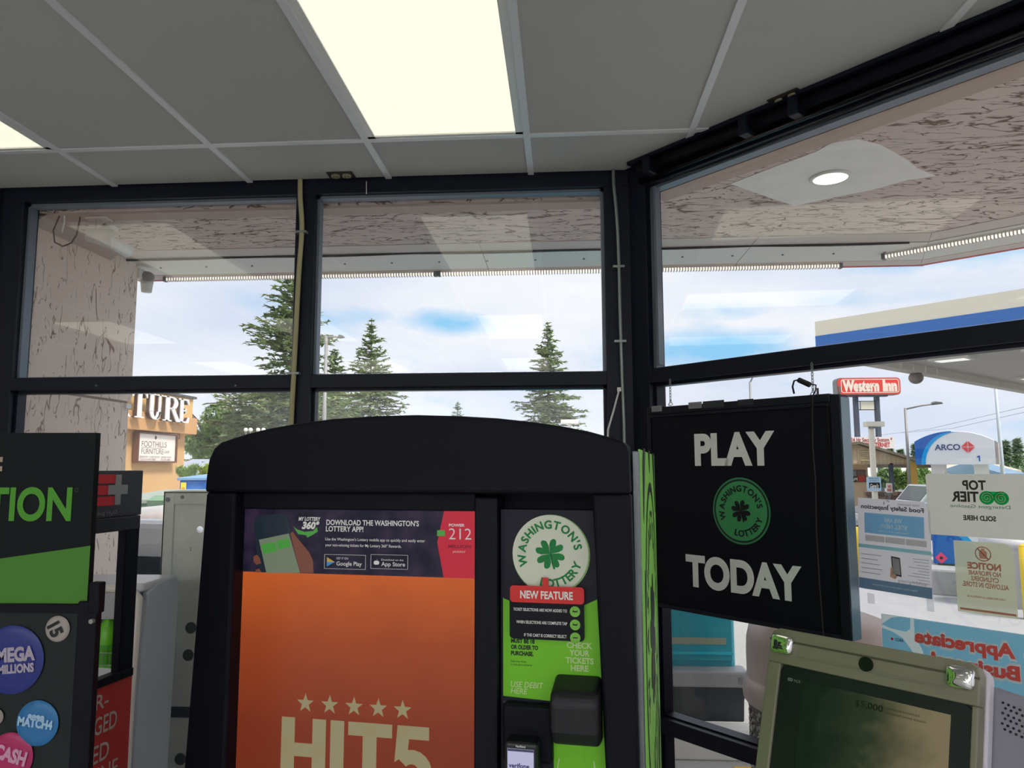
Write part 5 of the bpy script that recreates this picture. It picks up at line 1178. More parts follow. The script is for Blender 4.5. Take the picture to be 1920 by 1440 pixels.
# globe lamps over the kiosk hood
for px in ((461, 470), (484, 494)):
    a = atY(px[0], 806, 30); b_ = atY(px[1], 806, 30); t = thing('globe_lamp', 'twin globe lamp post against the trees, '+('left' if px[0] == 461 else 'right')+' one of the pair', 'street lamp', ((a.x+b_.x)/2, 30, G), 0, 'globe lamps'); hw = (b_.x-a.x)/2; h = a.z-G
    MB().cyl((0, 0, 0), (0, 0, h-.25), .04, n=8).build('pole', POLE, t)
    MB().tube([(-hw, 0, h-.08), (-hw*.5, 0, h-.28), (hw*.5, 0, h-.28), (hw, 0, h-.08)], .02, 6).build('arm', POLE, t)
    for s in (-1, 1): MB().ball((s*hw, 0, h), .085, 14, 10).build('globe', mat('globe_white', (240, 240, 232), .3), t, smooth=True)
# post box head seen above the kiosk on the right
a = atY(1053, 800, 22); t = thing('area_light', 'white flat box light on a post, peeping over the right of the kiosk hood', 'street lamp', (atY(1068, 800, 22).x, 22, G)); h = atY(1068, 795, 22).z-G
MB().cyl((0, 0, 0), (0, 0, h), .05, n=10).build('pole', WHITE, t); MB().box(-.26, .26, -.2, .2, h, h+.12).build('lamp_head', WHITE, t, .01)
# ================================================================== RIGHT BACKGROUND: motel sign
CRM = mat('cream_paint', (226, 222, 204), .6); DKP = mat('post_slate', (70, 78, 92), .6)
SY = 44.0
a = atY(1570, 741, SY); b_ = atY(1688, 707, SY); W_ = b_.x-a.x; H_ = b_.z-a.z
ms = thing('motel_sign', 'tall red roadside sign reading Western Inn on two slate posts', 'sign', ((a.x+b_.x)/2, SY, G)); zc = (a.z+b_.z)/2-G; hw, hh = W_/2, H_/2
msb = MB().prism([(x, z+zc) for x, z in rrect(-hw, hw, -hh, hh, .22)], 0, .7).build('cabinet', mat('sign_side', (120, 124, 122), .5), ms, .03)
MB().prism([(x, z+zc) for x, z in rrect(-hw+.04, hw-.04, -hh+.04, hh-.04, .2)], -.02, .0).build('red_face', mat('motel_red', (226, 62, 52), .5), ms)
b = MB(); oo = rrect(-hw+.22, hw-.10, -hh+.12, hh-.10, .15); ii = rrect(-hw+.26, hw-.14, -hh+.16, hh-.14, .12); n = len(oo)
b.add([(x, -.025, z+zc) for x, z in oo+ii], [(i, n+i, n+(i+1) % n, (i+1) % n) for i in range(n)]); b.build('border', mat('motel_cream', (246, 226, 210), .5), ms)
b = MB().text('Western', -hw+.30, zc-.26, .56, -.03, w=2.05, bold=.07).text('Inn', hw-1.02, zc-.26, .56, -.03, w=.80, bold=.07)
b.build('lettering', MATS['motel_cream'], ms, kind='stuff')
xa, xb = atY(1609, 760, SY).x-ms.location.x, atY(1649, 760, SY).x-ms.location.x
for x in (xa, xb): MB().box(x-.11, x+.11, .2, .5, 0, zc-hh).build('post', DKP, ms)
zz0, zz1 = atY(1628, 767, SY).z-G, atY(1628, 752, SY).z-G; MB().box(xa+.25, xb-.2, .25, .45, zz0, zz1).build('small_box', CRM, ms)
for z in (zz0-.02, zz1+.02): MB().box(xa, xb, .33, .37, z-.02, z+.02).build('cross_bar', DKP, ms)
MB().box(-.9*hw+.3, hw-.7, .1, .5, zc-hh-.08, zc-hh).build('under_tray', DKP, ms)
a = atY(1592, 841, SY-.5); b_ = atY(1677, 819, SY-.5); x0, x1, z0, z1 = a.x-ms.location.x, b_.x-ms.location.x, a.z-G, b_.z-G
rb_ = MB().box(x0, x1, -.5, .15, z0, z1).build('reader_board', mat('board_white', (238, 232, 228), .5), ms)
MB().box(x0-.15, x0, -.45, .15, z0, z1).build('board_side', mat('side_pink', (170, 130, 126), .5), ms)
MB().text('24 Hr Security System *', x0+.12, z0+(z1-z0)*.58, .22, -.51, w=(x1-x0)-.24, bold=.02).build('reader_lettering', mat('ink_red1', (170, 70, 64), .6), rb_)
MB().text('WIRELESS INTERNET', x0+.14, z0+.08, .24, -.51, w=(x1-x0)-.4, bold=.03).build('reader_lettering', mat('ink_red2', (200, 44, 44), .6), rb_)
# motel office with low gable
MY = 33.0; mo = atY(1590, 935, MY)
inn = thing('motel_office', 'tan motel office with a low gabled porch roof, below the red roadside sign', 'building', (mo.x-6, MY, G))
def mo_(px, py): p = atY(px, py, MY); return p.x-inn.location.x, p.z-G
TAN = mat('motel_tan', (226, 204, 170), .8); xw = mo_(1628, 900)[0]; ze = mo_(1628, 868)[1]
MB().box(0, xw, 0, 6, 0, ze).build('wall', TAN, inn)
pk = mo_(1586, 833); ev = mo_(1722, 872)
MB().prism([(pk[0]-5, ze), (pk[0], ze), (ev[0]-.2, ze), (ev[0]-.4, ev[1]+.06), (pk[0], pk[1]-.05), (pk[0]-5, pk[1]-.8)], -1.2, -1.1).build('gable', mat('gable_tan', (220, 198, 164), .8), inn)
for i in range(26): 
    xg = pk[0]-1.2+i*.17
    zt = pk[1]-.12-(xg-pk[0])*(pk[1]-ev[1])/(ev[0]-pk[0]) if xg > pk[0] else pk[1]-.25
    if zt > ze+.05: MB().box(xg, xg+.15, -1.22, -1.19, ze-.02, zt).build('gable_board', MATS['gable_tan'], inn)
MB().prism([(pk[0]-6, pk[1]-.85), (pk[0], pk[1]+.08), (ev[0]+.15, ev[1]-.02), (ev[0]+.15, ev[1]-.12), (pk[0], pk[1]-.03), (pk[0]-6, pk[1]-.96)], -1.5, 7).build('roof', mat('roof_olive', (120, 112, 96), .8), inn)
MB().box(pk[0]-1, ev[0]-.1, -1.2, .1, ze-.06, ze).build('porch_ceiling', TAN, inn)
x0, z0 = mo_(1591, 864); x1, z1 = mo_(1612, 846)
for i in range(5): MB().box(x0, x1, -1.30, -1.22, z0+i*(z1-z0)/5, z0+(i+.6)*(z1-z0)/5).build('louvre_slat', mat('louvre_cream', (214, 200, 160), .7), inn)
x0, z0 = mo_(1590, 904); x1, z1 = mo_(1622, 881)
wn_ = MB().box(x0, x1, -.06, .0, z0, z1).build('window', mat('win_frame', (120, 104, 92), .6), inn)
xm = mo_(1605, 890)[0]
MB().box(x0+.04, xm-.02, -.09, -.06, z0+.25, z1-.04).build('pane', mat('pane_grey', (140, 146, 150), .15), wn_); MB().box(xm+.02, x1-.04, -.09, -.06, z0+.25, z1-.04).build('pane', mat('pane_brown', (120, 96, 84), .2), wn_)
MB().box(x0+.04, xm-.02, -.09, -.06, z0+.03, z0+.23).build('pane_sign', PBLACK, wn_); MB().box(xm+.05, x1-.06, -.10, -.06, z0+.03, z0+.26).build('pane_sign', mat('sign_coral', (206, 84, 66), .6), wn_)
MB().text('AM', x0+.1, z0+.07, .12, -.095, bold=.05).build('pane_lettering', PWHITE, wn_)
xo = mo_(1688, 900)[0]; MB().box(xo-.14, xo+.14, -1.25, -.97, 0, ze).build('porch_post', mat('post_orange', (226, 166, 84), .7), inn)
x0 = mo_(1650, 900)[0]; MB().box(x0-.07, x0+.07, -1.2, -1.06, 0, ze).build('porch_post', DKP, inn)
# cream lot light in front of the motel, with a blue-white notice
LY_ = 20.0; a = atY(1633, 800, LY_); ll = thing('lot_light', 'cream square post light in front of the motel office', 'street lamp', (atY(1636, 850, LY_).x, LY_, G)); h = a.z-G
MB().box(-.055, .055, -.055, .055, 0, h).build('post', CRM, ll); MB().box(-.16, .30, -.12, .12, h, h+.13).build('lamp_head', CRM, ll, .01); MB().cyl((0, -.04, h-.05), (.0, -.04, h), .08, n=10).build('collar', GREY, ll)
a = atY(1626, 921, LY_-.1); b_ = atY(1651, 894, LY_-.1); ns = thing('post_notice', 'blue and white notice with black script fixed on the cream post light', 'sign', ((a.x+b_.x)/2, LY_-.09, (a.z+b_.z)/2)); hw, hh = (b_.x-a.x)/2, (b_.z-a.z)/2
MB().prism(rrect(-hw, hw, -hh, hh, .04), -.02, .0).build('plate', mat('notice_blue', (176, 208, 226), .5), ns)
MB().box(-hw+.05, hw-.03, -.024, -.02, -hh+.08, .04).build('black_band', PBLACK, ns); MB().text("Gene's", -hw+.07, -.10, .10, -.026, w=2*hw-.14, shear=.3, bold=.02).build('script', PWHITE, ns)
MB().text('TOWING NOTICE', -hw+.05, .12, .04, -.024, w=2*hw-.1).build('small_print', mat('notice_ink', (60, 90, 120), .6), ns); MB().text('UNAUTHORIZED CARS', -hw+.05, .07, .03, -.024, w=2*hw-.1).build('small_print', MATS['notice_ink'], ns)
# stone wall, small signs, bollards
WY = 30.0; a = atY(1626, 940, WY); b_ = atY(1692, 922, WY); sw = thing('stone_wall', 'low brown fieldstone wall beside the motel office', 'wall', (a.x, WY, G)); L_, h = b_.x-a.x, b_.z-G
MB().box(0, L_, 0, .35, 0, h).build('core', mat('mortar_tan', (150, 134, 116), .9), sw)
rn = random.Random(5); ST_ = [mat('stone%d' % i, c, .9) for i, c in enumerate(((136, 112, 96), (116, 98, 86), (154, 130, 110), (128, 120, 110)))]
for r_ in range(4):
    x = -.05 if r_ % 2 else 0
    while x < L_-.1:
        w_ = rn.uniform(.16, .30); z0 = r_*h/4+.01; z1 = (r_+1)*h/4-.01; MB().prism([(x+.02, z0), (x+w_-.02, z0+.01), (x+w_, (z0+z1)/2), (x+w_-.03, z1), (x+.01, z1-.01), (x-.01, (z0+z1)/2)], -.05, 0).build('stone', rn.choice(ST_), sw); x += w_+.02
a = atY(1668, 925, 28); t = thing('yard_sign', 'small white sign with red lettering on the stone wall by the motel', 'sign', (a.x, 28, G)); h = atY(1668, 906, 28).z-G
MB().box(-.10, .10, -.02, .02, h-.34, h).build('panel', PWHITE, t); MB().box(-.02, .02, 0, .03, 0, h-.34).build('stake', GREY, t); MB().text('NO', -.06, h-.16, .09, -.022, w=.12, bold=.05).text('PARK', -.08, h-.29, .09, -.022, w=.16, bold=.05).build('print', RED, t, kind='stuff')
a = atY(1714, 905, 32); t = thing('road_sign', 'little pale blue road sign beside the grey street lamp', 'sign', (a.x, 32, G)); h = a.z-G
MB().box(-.12, .12, -.02, .02, h-.12, h+.2).build('panel', mat('pale_blue', (190, 214, 222), .5), t); MB().box(-.02, .02, 0, .03, 0, h-.12).build('stake', GREY, t)
a = atY(1618, 930, 24); t = thing('electric_box', 'pale utility cabinet at the foot of the motel wall', 'cabinet', (a.x, 26, G)); h = atY(1618, 915, 26).z-G
MB().box(-.18, .18, 0, .4, 0, h).build('body', CRM, t, .01); MB().box(-.14, .14, -.01, 0, .1, h-.06).build('door', mat('pale_door', (206, 208, 200), .6), t)
# cars on the far lot
car('white_suv', 'white SUV with dark roof bars seen past the stone wall', (atY(1722, 930, 25).x+1.9, 25, G2), R(180), PW, L=4.7, W=1.85, H=1.62, hood=1.05, kind='suv')
car('silver_car', 'white low sedan parked in front of the white SUV', (atY(1700, 950, 21.6).x, 22.0, G2), R(4), PSIL, L=4.8, W=1.8, H=1.20, hood=.86, trunk=.92)
# hedges, tree line, long low buildings
bush('green_shrub', 1668, 875, 922, 40, 28, LEAF, 31, 'green shrub behind the porch post of the motel', .14, 1500)
bush('green_shrub', 1700, 872, 925, 38, 22, LEAF, 32, 'green shrub right of the orange porch post', .14, 1300)
bush('green_shrub', 1728, 868, 925, 42, 20, LEAF, 33, 'green shrub half hidden by the fuel pump topper', .14, 1200)
for i, (px, pt, hp, Y) in enumerate(((1668, 838, 14, 90), (1688, 843, 12, 92), (1715, 832, 15, 88), (1737, 846, 13, 95), (1885, 826, 20, 80), (1906, 822, 20, 78), (1932, 830, 20, 82), (1760, 852, 15, 95), (1640, 850, 14, 95), (1955, 820, 22, 80))):
    conifer(px, pt, Y, hp, 885, 40+i, ['far conifer just above the motel roof', 'small far conifer behind the street lamp pole', 'far conifer left of the pump topper, the tallest there', 'far conifer close against the pump topper', 'far conifer right of the flag pole', 'far conifer at the right edge above the white notice', 'far conifer cut by the right edge of the photo', 'far conifer hidden behind the pump topper', 'far conifer behind the motel gable', 'far conifer beyond the right edge'][i], NEED2, .55, .7, group='far tree line')
def low_building(label, px0, px1, pt, Y, m, rm, name='long_building'):
    a = atY(px0, 890, Y); b_ = atY(px1, pt, Y); t = thing(name, label, 'building', (a.x, Y, G)); L_, h = b_.x-a.x, b_.z-G
    MB().box(0, L_, 0, 8, 0, h-.3).build('wall', m, t); MB().prism([(-.5, h-.4), (4, h+.3), (8.5, h-.4), (8.5, h-.55), (-.5, h-.55)], -.3, L_+.3, 'x').build('roof', rm, t)
    for i in range(int(L_/3.2)):
        w_ = MB().box(1+i*3.2, 2.4+i*3.2, -.05, 0, h*.35, h*.7).build('window', mat('far_win', (110, 116, 120), .3), t)
    return t
low_building('long pale tan building with shallow roof across the road', 1655, 1900, 872, 62, mat('far_tan', (206, 190, 172), .8), mat('far_roof', (196, 186, 172), .8))
low_building('long low white building in front of the tan one', 1640, 1930, 884, 55, mat('far_white', (214, 220, 220), .7), mat('far_roof2', (222, 222, 216), .6))
low_building('small building with a blue metal roof behind the flag pole', 1882, 1906, 876, 50, mat('far_white', (214, 220, 220)), mat('far_roof3', (120, 148, 176), .6))
bush('far_hedge', 1815, 876, 892, 70, 90, NEED2, 61, 'dark hedge line behind the pump posts', .4, 900, 'hedge', sq=.3)
# flag pole and wires
FY = 42.0; a = atY(1867, 736, FY); a2 = atY(1882, 905, FY); t = thing('flag_pole', 'thin pale blue pole rising past the pump topper under the canopy', 'pole', (a2.x, FY, G))
MB().cyl((a.x-a2.x, 0, a.z-G+1.0), (0, 0, 0), .07, .12, 10).build('pole', mat('pole_pale', (196, 208, 216), .4), t, smooth=True); MB().cyl((0, 0, 0), (0, 0, .2), .16, n=12).build('base', CONC, t)
for p, q, lab in (((1620, 820), (1925, 762), 'upper faint power wire crossing the sky right of the motel sign'), ((1690, 812), (1925, 772), 'lower faint power wire running beside the upper one')):
    A, B = atY(*p, 58), atY(*q, 40); o = MB().tube([A, A.lerp(B, .5)-Vector((0, 0, .25)), B, B+(B-A)], .012, 4).build('power_wire', GREY); tag(o, lab, 'wire', 'power wires')
# ================================================================== FUEL CANOPY
CB, CT = 4.55, 5.58
cc = hitp(1531, 672, (0, 0, CB), (0, 0, 1)); can = thing('fuel_canopy', 'big white and blue fuel canopy at the right of the photo', 'canopy', (cc.x, cc.y, G), WROT)
zb, zt = CB-G, CT-G
CW_ = mat('canopy_cream', (236, 230, 208), .5); CBL = mat('canopy_blue', (46, 112, 190), .4); CLB = mat('canopy_pale_blue', (150, 184, 226), .4)
PL = 5.6
for i in range(5):
    x0, x1 = i*PL, (i+1)*PL-.015
    MB().box(x0, x1, 0, .12, zb+.62, zt).build('cream_panel', CW_, can); MB().box(x0, x1, -.015, .12, zb+.34, zb+.62).build('blue_panel', CBL, can); MB().box(x0, x1, -.03, .12, zb+.10, zb+.335).build('pale_panel', CLB, can)
    MB().box(x0, x1, -.05, .12, zb+.205, zb+.225).build('thin_strip', PWHITE, can)
    MB().box(0, .12, x0*.9+.02, x1*.9, zb+.62, zt).build('cream_panel', CW_, can); MB().box(-.02, .05, x0*.9+.02, x1*.9, zb+.12, zb+.62).build('blue_panel', CBL, can); MB().box(.05, .14, x0*.9+.02, x1*.9, zb, zb+.62).build('inner_liner', mat('canopy_under', (206, 202, 194)), can)
UND = mat('canopy_under', (206, 202, 194), .6); 
MB().box(0, 28, .125, .5, zb-.02, zb+.27).build('edge_beam', UND, can); MB().box(.145, .5, .5, 24, zb-.02, zb+.27).build('edge_beam', UND, can)
for i in range(27): MB().box(.5, 28, .5+i*.9, .5+i*.9+.88, zb+.22, zb+.26).build('deck_panel', UND, can)
for x in (6.5, 15, 23): MB().box(x, x+.3, .5, 24, zb-.05, zb+.22).build('cross_beam', mat('beam_white', (214, 212, 206), .5), can)
for x in (1.8, 4.2, 9, 12, 18):
    for y in (4.5, 12, 19):
        f = MB().box(x-.55, x+.55, y-.35, y+.35, zb+.14, zb+.22).build('light_box', PWHITE, can); MB().box(x-.4, x+.4, y-.25, y+.25, zb+.13, zb+.14).build('light_lens', mat('canopy_lens', (240, 240, 236), .3, emit=.8), f)
MB().ball((.30, 5.6, zb-.16), .22, 18, 12, (1, 1, .9)).build('horn_speaker', mat('speaker_brown', (130, 120, 118), .5), can, smooth=True)
for x, y in ((10, 6.0), (10, 18), (22, 6), (22, 18)): MB().box(x-.2, x+.2, y-.2, y+.2, 0, zb+.2).build('column', CW_, can)
# ---- pump with topper
PY = 10.6; a = atY(1717, 872, PY); b_ = atY(1865, 808, PY); pm = thing('fuel_pump', 'fuel pump with a white and blue arched topper numbered 1', 'pump', (a.x, PY, G), -R(31)); PMF = Frame((a.x, PY, 0), -R(31)); W_ = PMF(1867, 850)[0]; z0, z1 = PMF(1790, 871)[1]-G, PMF(1790, 808)[1]-G
TW = mat('topper_white', (226, 230, 234), .35); TB = mat('topper_blue', (20, 96, 184), .35); TC = mat('topper_cyan', (10, 158, 226), .35)
def archz(x): u = (x/W_-.5)*2; return z1-(z1-z0)*.30*abs(u)**2.2
tp_ = [(0, z0)]+[(0.0, z0+.02)]
N_ = 20; arch = [(x*W_/N_, archz(x*W_/N_)) for x in range(N_+1)]
MB().prism([(W_, z0)]+arch[::-1]+[(0, z0)], 0, .55).build('topper', TW, pm, .01)
def sw(k):  # swoosh edge: x at height z
    return lambda z: k*W_*(.10+.02)+0
import math as _m
def edge(k, n=12):
    """curve rising from the bottom at x=k*W_ and bending right to the arch"""
    pts = []
    for i in range(n+1):
        t_ = i/n; a_ = t_*math.pi/2; x = k*W_+(.44 if k > .1 else .40)*W_*(1-math.cos(a_)); z = z0+(z1-z0)*math.sin(a_)*.97; pts.append((x, z))
    return pts
e1 = [(p_[0], min(p_[1], archz(p_[0])-.004)) for p_ in edge(.13)]
e2 = [(p_[0], min(p_[1], archz(p_[0])-.002)) for p_ in edge(.075)]
lft = [(0, z0)]; top_l = [(x, archz(x)-.002) for x in [i*e2[-1][0]/10 for i in range(11)]]
MB().prism([(0, z0)]+e2+[(e2[-1][0]*(1-i/12), archz(e2[-1][0]*(1-i/12))-.001) for i in range(13)], -.004, .0).build('blue_swoosh', TB, pm)
MB().add([(x, -.006, z) for x, z in e1+e2], [(i, i+1, len(e1)+i+1, len(e1)+i) for i in range(len(e1)-1)]).build('cyan_swoosh', TC, pm)
white_in = e1+[(W_-.005, archz(W_)-.003)]
def pl(px, py): p = PMF(px, py); return p[0], p[1]-G
x, z = pl(1753, 844); x1, z1_ = pl(1800, 833); MB().text('ARCO', x, z, z1_-z, -.008, w=x1-x, bold=.02).build('brand_lettering', mat('arco_navy', (34, 62, 120), .5), pm)
cx_, cz_ = pl(1815, 838); r_ = .075
for s1, s2 in ((1, 1), (1, -1), (-1, 1), (-1, -1)): MB().prism([(cx_+s1*.006, cz_+s2*.006), (cx_+s1*r_, cz_+s2*.006), (cx_+s1*.04, cz_+s2*.04), (cx_+s1*.006, cz_+s2*r_)], -.010, -.004).build('spark_petal', mat('spark_red', (226, 70, 74), .5), pm)
x, z = pl(1832, 865); MB().prism([(x+.022, z), (x+.036, z), (x+.036, z+.075), (x+.024, z+.075), (x, z+.060), (x+.004, z+.050), (x+.022, z+.060)], -.008, -.004).build('pump_number', TB, pm); x, z = pl(1777, 864.5); MB().text('Non-brand text minimum octane rating posted on pump', x, z, .008, -.008, w=.41).build('small_print', GREY, pm) if False else None
MB().prism([(W_, z0), (W_, archz(W_)), (W_+.03, archz(W_)-.03), (W_+.03, z0)], .0, .52).build('topper_side', mat('topper_grey', (168, 162, 156), .5), pm)
for px0, px1 in ((1745, 1770), (1826, 1852)):
    x0 = pl(px0, 890)[0]; x1 = pl(px1, 890)[0]; MB().box(x0, x1, .1, .45, .2, z0).build('topper_post', mat('post_white', (214, 214, 208), .5), pm)
zc0 = pl(1770, 1057)[1]; xb0 = pl(1747, 1000)[0]; MB().box(xb0, W_+.02, .0, .55, zc0, 1.16).build('pump_body', mat('pump_white', (226, 228, 228), .4), pm, .01)
cvs = [(xb0, zc0+.0), (xb0+.62, zc0), (xb0+.45, zc0+.20), (xb0+.25, zc0+.44), (xb0+.06, zc0+.62), (xb0, zc0+.66)]
MB().prism(cvs, -.004, .0).build('blue_swoosh', TB, pm)
MB().prism([(xb0+.06, zc0+.62), (xb0+.25, zc0+.44), (xb0+.45, zc0+.20), (xb0+.62, zc0), (xb0+.70, zc0+.03), (xb0+.50, zc0+.26), (xb0+.30, zc0+.50), (xb0+.12, zc0+.66)], -.004, .0).build('cyan_swoosh', TC, pm)
cx_, cz_ = pl(1765, 1046); MB().prism([(cx_-.075, cz_), (cx_, cz_-.075), (cx_+.075, cz_), (cx_, cz_+.075)], -.008, -.004).build('diamond_sticker', mat('sticker_pink', (236, 60, 120), .5), pm)
MB().ring(cx_, cz_, 0, .02, -.0095, 12).build('sticker_print', PBLACK, pm)
MB().box(xb0-.6, W_+1.2, -.45, 1.0, 0, zc0-.02).build('island', CONC, pm, .03)
MB().box(xb0+.05, W_, -.02, .5, zc0-.03, zc0).build('skirt', PBLACK, pm)
car('maroon_car', 'dark maroon car parked behind the pump at the right edge', (atY(1905, 1030, 13.6).x+1.3, 13.6, G), R(2), PR, L=4.6, W=1.8, H=1.42, hood=.95)
t = thing('trash_barrel', 'pale grey round trash barrel on the pump island behind the propane notice', 'bin', (atY(1893, 1075, 9.4).x, 9.4, G)); MB().lathe([(.24, 0), (.28, .7), (.29, .72), (.25, .74)], 24).build('drum', mat('barrel_grey', (176, 178, 180), .5), t, smooth=True); MB().lathe([(.295, .70), (.295, .78), (.2, .84), (.02, .86)], 24).build('lid', mat('barrel_lid', (196, 196, 198), .5), t, smooth=True)
t = thing('yellow_bollard', 'yellow steel bollard cut by the right edge of the photo', 'bollard', (atY(1919, 1040, 8.6).x+.02, 8.6, G)); MB().cyl((0, 0, 0), (0, 0, .78), .06, n=20).build('pipe', mat('bollard_yellow', (240, 206, 50), .5), t, smooth=True); MB().ball((0, 0, .78), .06, 16, 8, (1, 1, .5)).build('cap', MATS['bollard_yellow'], t, smooth=True)
t = thing('yellow_bollard', 'slim yellow bollard showing between the black sign and the white inspection sheet', 'bollard', (atY(1604, 1000, 11.5).x, 11.5, G)); MB().cyl((0, 0, 0), (0, 0, .76), .05, n=16).build('pipe', MATS['bollard_yellow'], t, smooth=True)
# ================================================================== NOTICES ON THE ANGLED GLASS
GO = -.046   # just inside the pane
NF = Frame(WC-WN*GO, WROT)
def notice(name, label, quad, cat='notice', tilt=0):
    """quad: tl, tr, br, bl pixels -> local rectangle on the glass"""
    P = [NF(*q) for q in quad]; x0 = (P[0][0]+P[3][0])/2; x1 = (P[1][0]+P[2][0])/2; z0 = (P[2][1]+P[3][1])/2; z1 = (P[0][1]+P[1][1])/2
    c = NF.o+NF.x*((x0+x1)/2); t = thing(name, label, cat, (c.x, c.y, (z0+z1)/2), WROT); t.rotation_euler = (0, tilt, WROT); return t, (x1-x0)/2, (z1-z0)/2
PAP = paper('paper_white', (236, 234, 238), .62); 
# food safety sheet (written side faces out: lettering reads mirrored from here)
t, hw, hh = notice('inspection_sheet', 'white food safety inspection sheet with blue box, on the glass beside the black sign', ((1600, 937), (1735, 937), (1757, 1118), (1620, 1109)), tilt=R(2.2))
sh = MB().flat([(-hw, -hh), (hw-.008, -hh), (hw, -hh+.008), (hw, hh-.028), (hw-.018, hh), (-hw, hh)], 0).build('sheet', PAP, t)
Yp = -.0006
INK = paper('ink_through', (150, 152, 160), .4); BLU = paper('ink_blue', (150, 206, 240), .6); TEAL = paper('ink_teal', (170, 220, 226), .6); NAV = paper('ink_navy', (130, 158, 184), .5); WHT = paper('ink_white', (252, 255, 255), .35); BTN = paper('ink_button', (216, 214, 212), .6)
MB().fl(-hw+.020, hw-.018, Yp, .032, .094).build('blue_box', BLU, sh)
b = MB()
for i in range(3): b.fl(-hw+.022+i*.0605, -hw+.022+i*.0605+.058, Yp, .008, .026)
b.build('button_row', BTN, sh, kind='stuff')
MB().fl(-hw, hw, Yp, -.014, -.003).build('teal_band', TEAL, sh); MB().fl(-hw, hw, Yp, -hh, -hh+.032).build('navy_band', NAV, sh)
Y2 = Yp-.0004
MB().text('Food Safety Inspection', -.004, .107, .0125, Y2, w=.185, align='c', bold=.03, mirror=True).build('heading', paper('ink_dark', (88, 90, 96), .8), sh)
MB().text('Health Department', .045, .124, .0065, Y2, w=.062, align='c', mirror=True).build('heading', INK, sh)
def m_lines(b, lines, parent, name, m): 
    for s_, x, z, h, w_, al in lines: MB().text(s_, -x*0+x, z, h, Y2, w=w_, align=al, mirror=True, bold=.02).build(name, m, parent)
m_lines(None, (('WE ARE', .0, .0700, .0125, .052, 'c'), ('STILL NEW.', .0, .0515, .0125, .082, 'c'), ('Food safety rating to come', .0, .040, .0045, .085, 'c')), sh, 'box_lettering', WHT)
m_lines(None, (('tpchd.org/rating', -.030, -.098, .0085, .082, 'c'), ('Name: AM PM mart', .055, -.032, .006, .07, 'c'), ('City: Lakewood', .055, -.048, .006, .05, 'c'), ('Permit: ok', .055, -.064, .006, .06, 'c'), ('Date: 6-2-23', .055, -.080, .006, .06, 'c'), ('Learn more about', -.06, -.03, .004, .045, 'c'), ('food ratings at', -.06, -.045, .004, .05, 'c'), ('our web page', -.06, -.06, .004, .04, 'c'), ('and report a problem', -.06, -.075, .004, .05, 'c')), sh, 'small_print', INK) if False else None
b = MB()
rn = random.Random(9)
for i in range(9): w_ = rn.uniform(.03, .062); b.box(.10-w_-.0, .10, Y2, Yp, -.030-i*.0085, -.0288-i*.0085)
for i in range(5): w_ = rn.uniform(.05, .068); b.box(-.098, -.098+w_, Y2, Yp, -.034-i*.014, -.0325-i*.014)
b.build('small_print', INK, sh, kind='stuff')
MB().text('tpchd.org/rating', .052, -.103, .0085, Y2, w=.082, align='c', mirror=True).build('web_lettering', INK, sh)
MB().text('Report food safety concerns and illnesses', .0, -.124, .0045, Y2, w=.13, align='c', mirror=True).build('footer_lettering', WHT, sh)
MB().prism([(-.004, -.085), (.022, -.088), (.018, -.032), (-.008, -.030)], Y2, Yp).build('phone_print', paper('ink_phone', (120, 112, 110), .8), sh); MB().prism([(-.001, -.081), (.019, -.083), (.0155, -.036), (-.0045, -.034)], Y2-.0003, Y2).build('phone_print', PAP, sh)
MB().prism([(-.012, -.092), (.004, -.097), (.010, -.088), (.0, -.078), (-.004, -.060), (-.010, -.066)], Y2-.0002, Yp).build('hand_print', paper('ink_hand', (236, 206, 186), .5), sh)
b = MB()
for k in range(3):
    a = R(90+120*k); c_, s_ = math.cos(a), math.sin(a); q = [(-.006, .010), (.006, .010), (.004, .0075), (-.004, .0075)]
    b.prism([(-.018+(p[0]*c_-p[1]*s_)*.9, .127+(p[0]*s_+p[1]*c_)*.9) for p in q], Y2, Yp)
b.build('emblem', INK, sh, kind='stuff')
# tape strips
TAPE = paper('tape_white', (244, 246, 250), .65, .3)
for px, lab in ((1633, 'left strip of clear white tape below the inspection sheet'), (1744, 'right strip of clear white tape below the inspection sheet')):
    tt_, hw2, hh2 = notice('tape_strip', lab, ((px-7, 1112), (px+7, 1113), (px+7, 1147 if px > 1700 else 1132), (px-6, 1146 if px > 1700 else 1131)), 'tape'); MB().fl(-hw2, hw2, 0, -hh2, hh2).build('strip', TAPE, tt_)
# top tier placard
t, hw, hh = notice('fuel_placard', 'white placard on the glass, mirrored lettering TOP TIER with green spirals', ((1735, 889), (1922, 888), (1924, 1012), (1745, 1003)))
hw += .002
pc_ = MB().flat(rrect(-hw, hw, -hh, hh, .008), 0).build('sheet', paper('placard_white', (240, 238, 228), .55), t)
DKG = paper('ink_charcoal', (80, 78, 72), .8); GRN = paper('ink_green', (40, 210, 120), .6)
MB().text('TOP', .002, .044, .0245, Yp, w=.060, align='c', bold=.035, mirror=True).build('lettering', DKG, pc_)
MB().text('TIER', -.023, .0105, .0265, Yp, w=.070, align='c', bold=.035, mirror=True).build('lettering', DKG, pc_)
MB().text('Detergent Gasoline', .012, -.007, .009, Yp, w=.150, align='c', mirror=True).build('lettering', paper('ink_green2', (60, 150, 96), .7), pc_)
MB().text('SOLD HERE', .010, -.041, .0125, Yp, w=.082, align='c', bold=.04, mirror=True).build('lettering', DKG, pc_)
b = MB(); wq = MB()
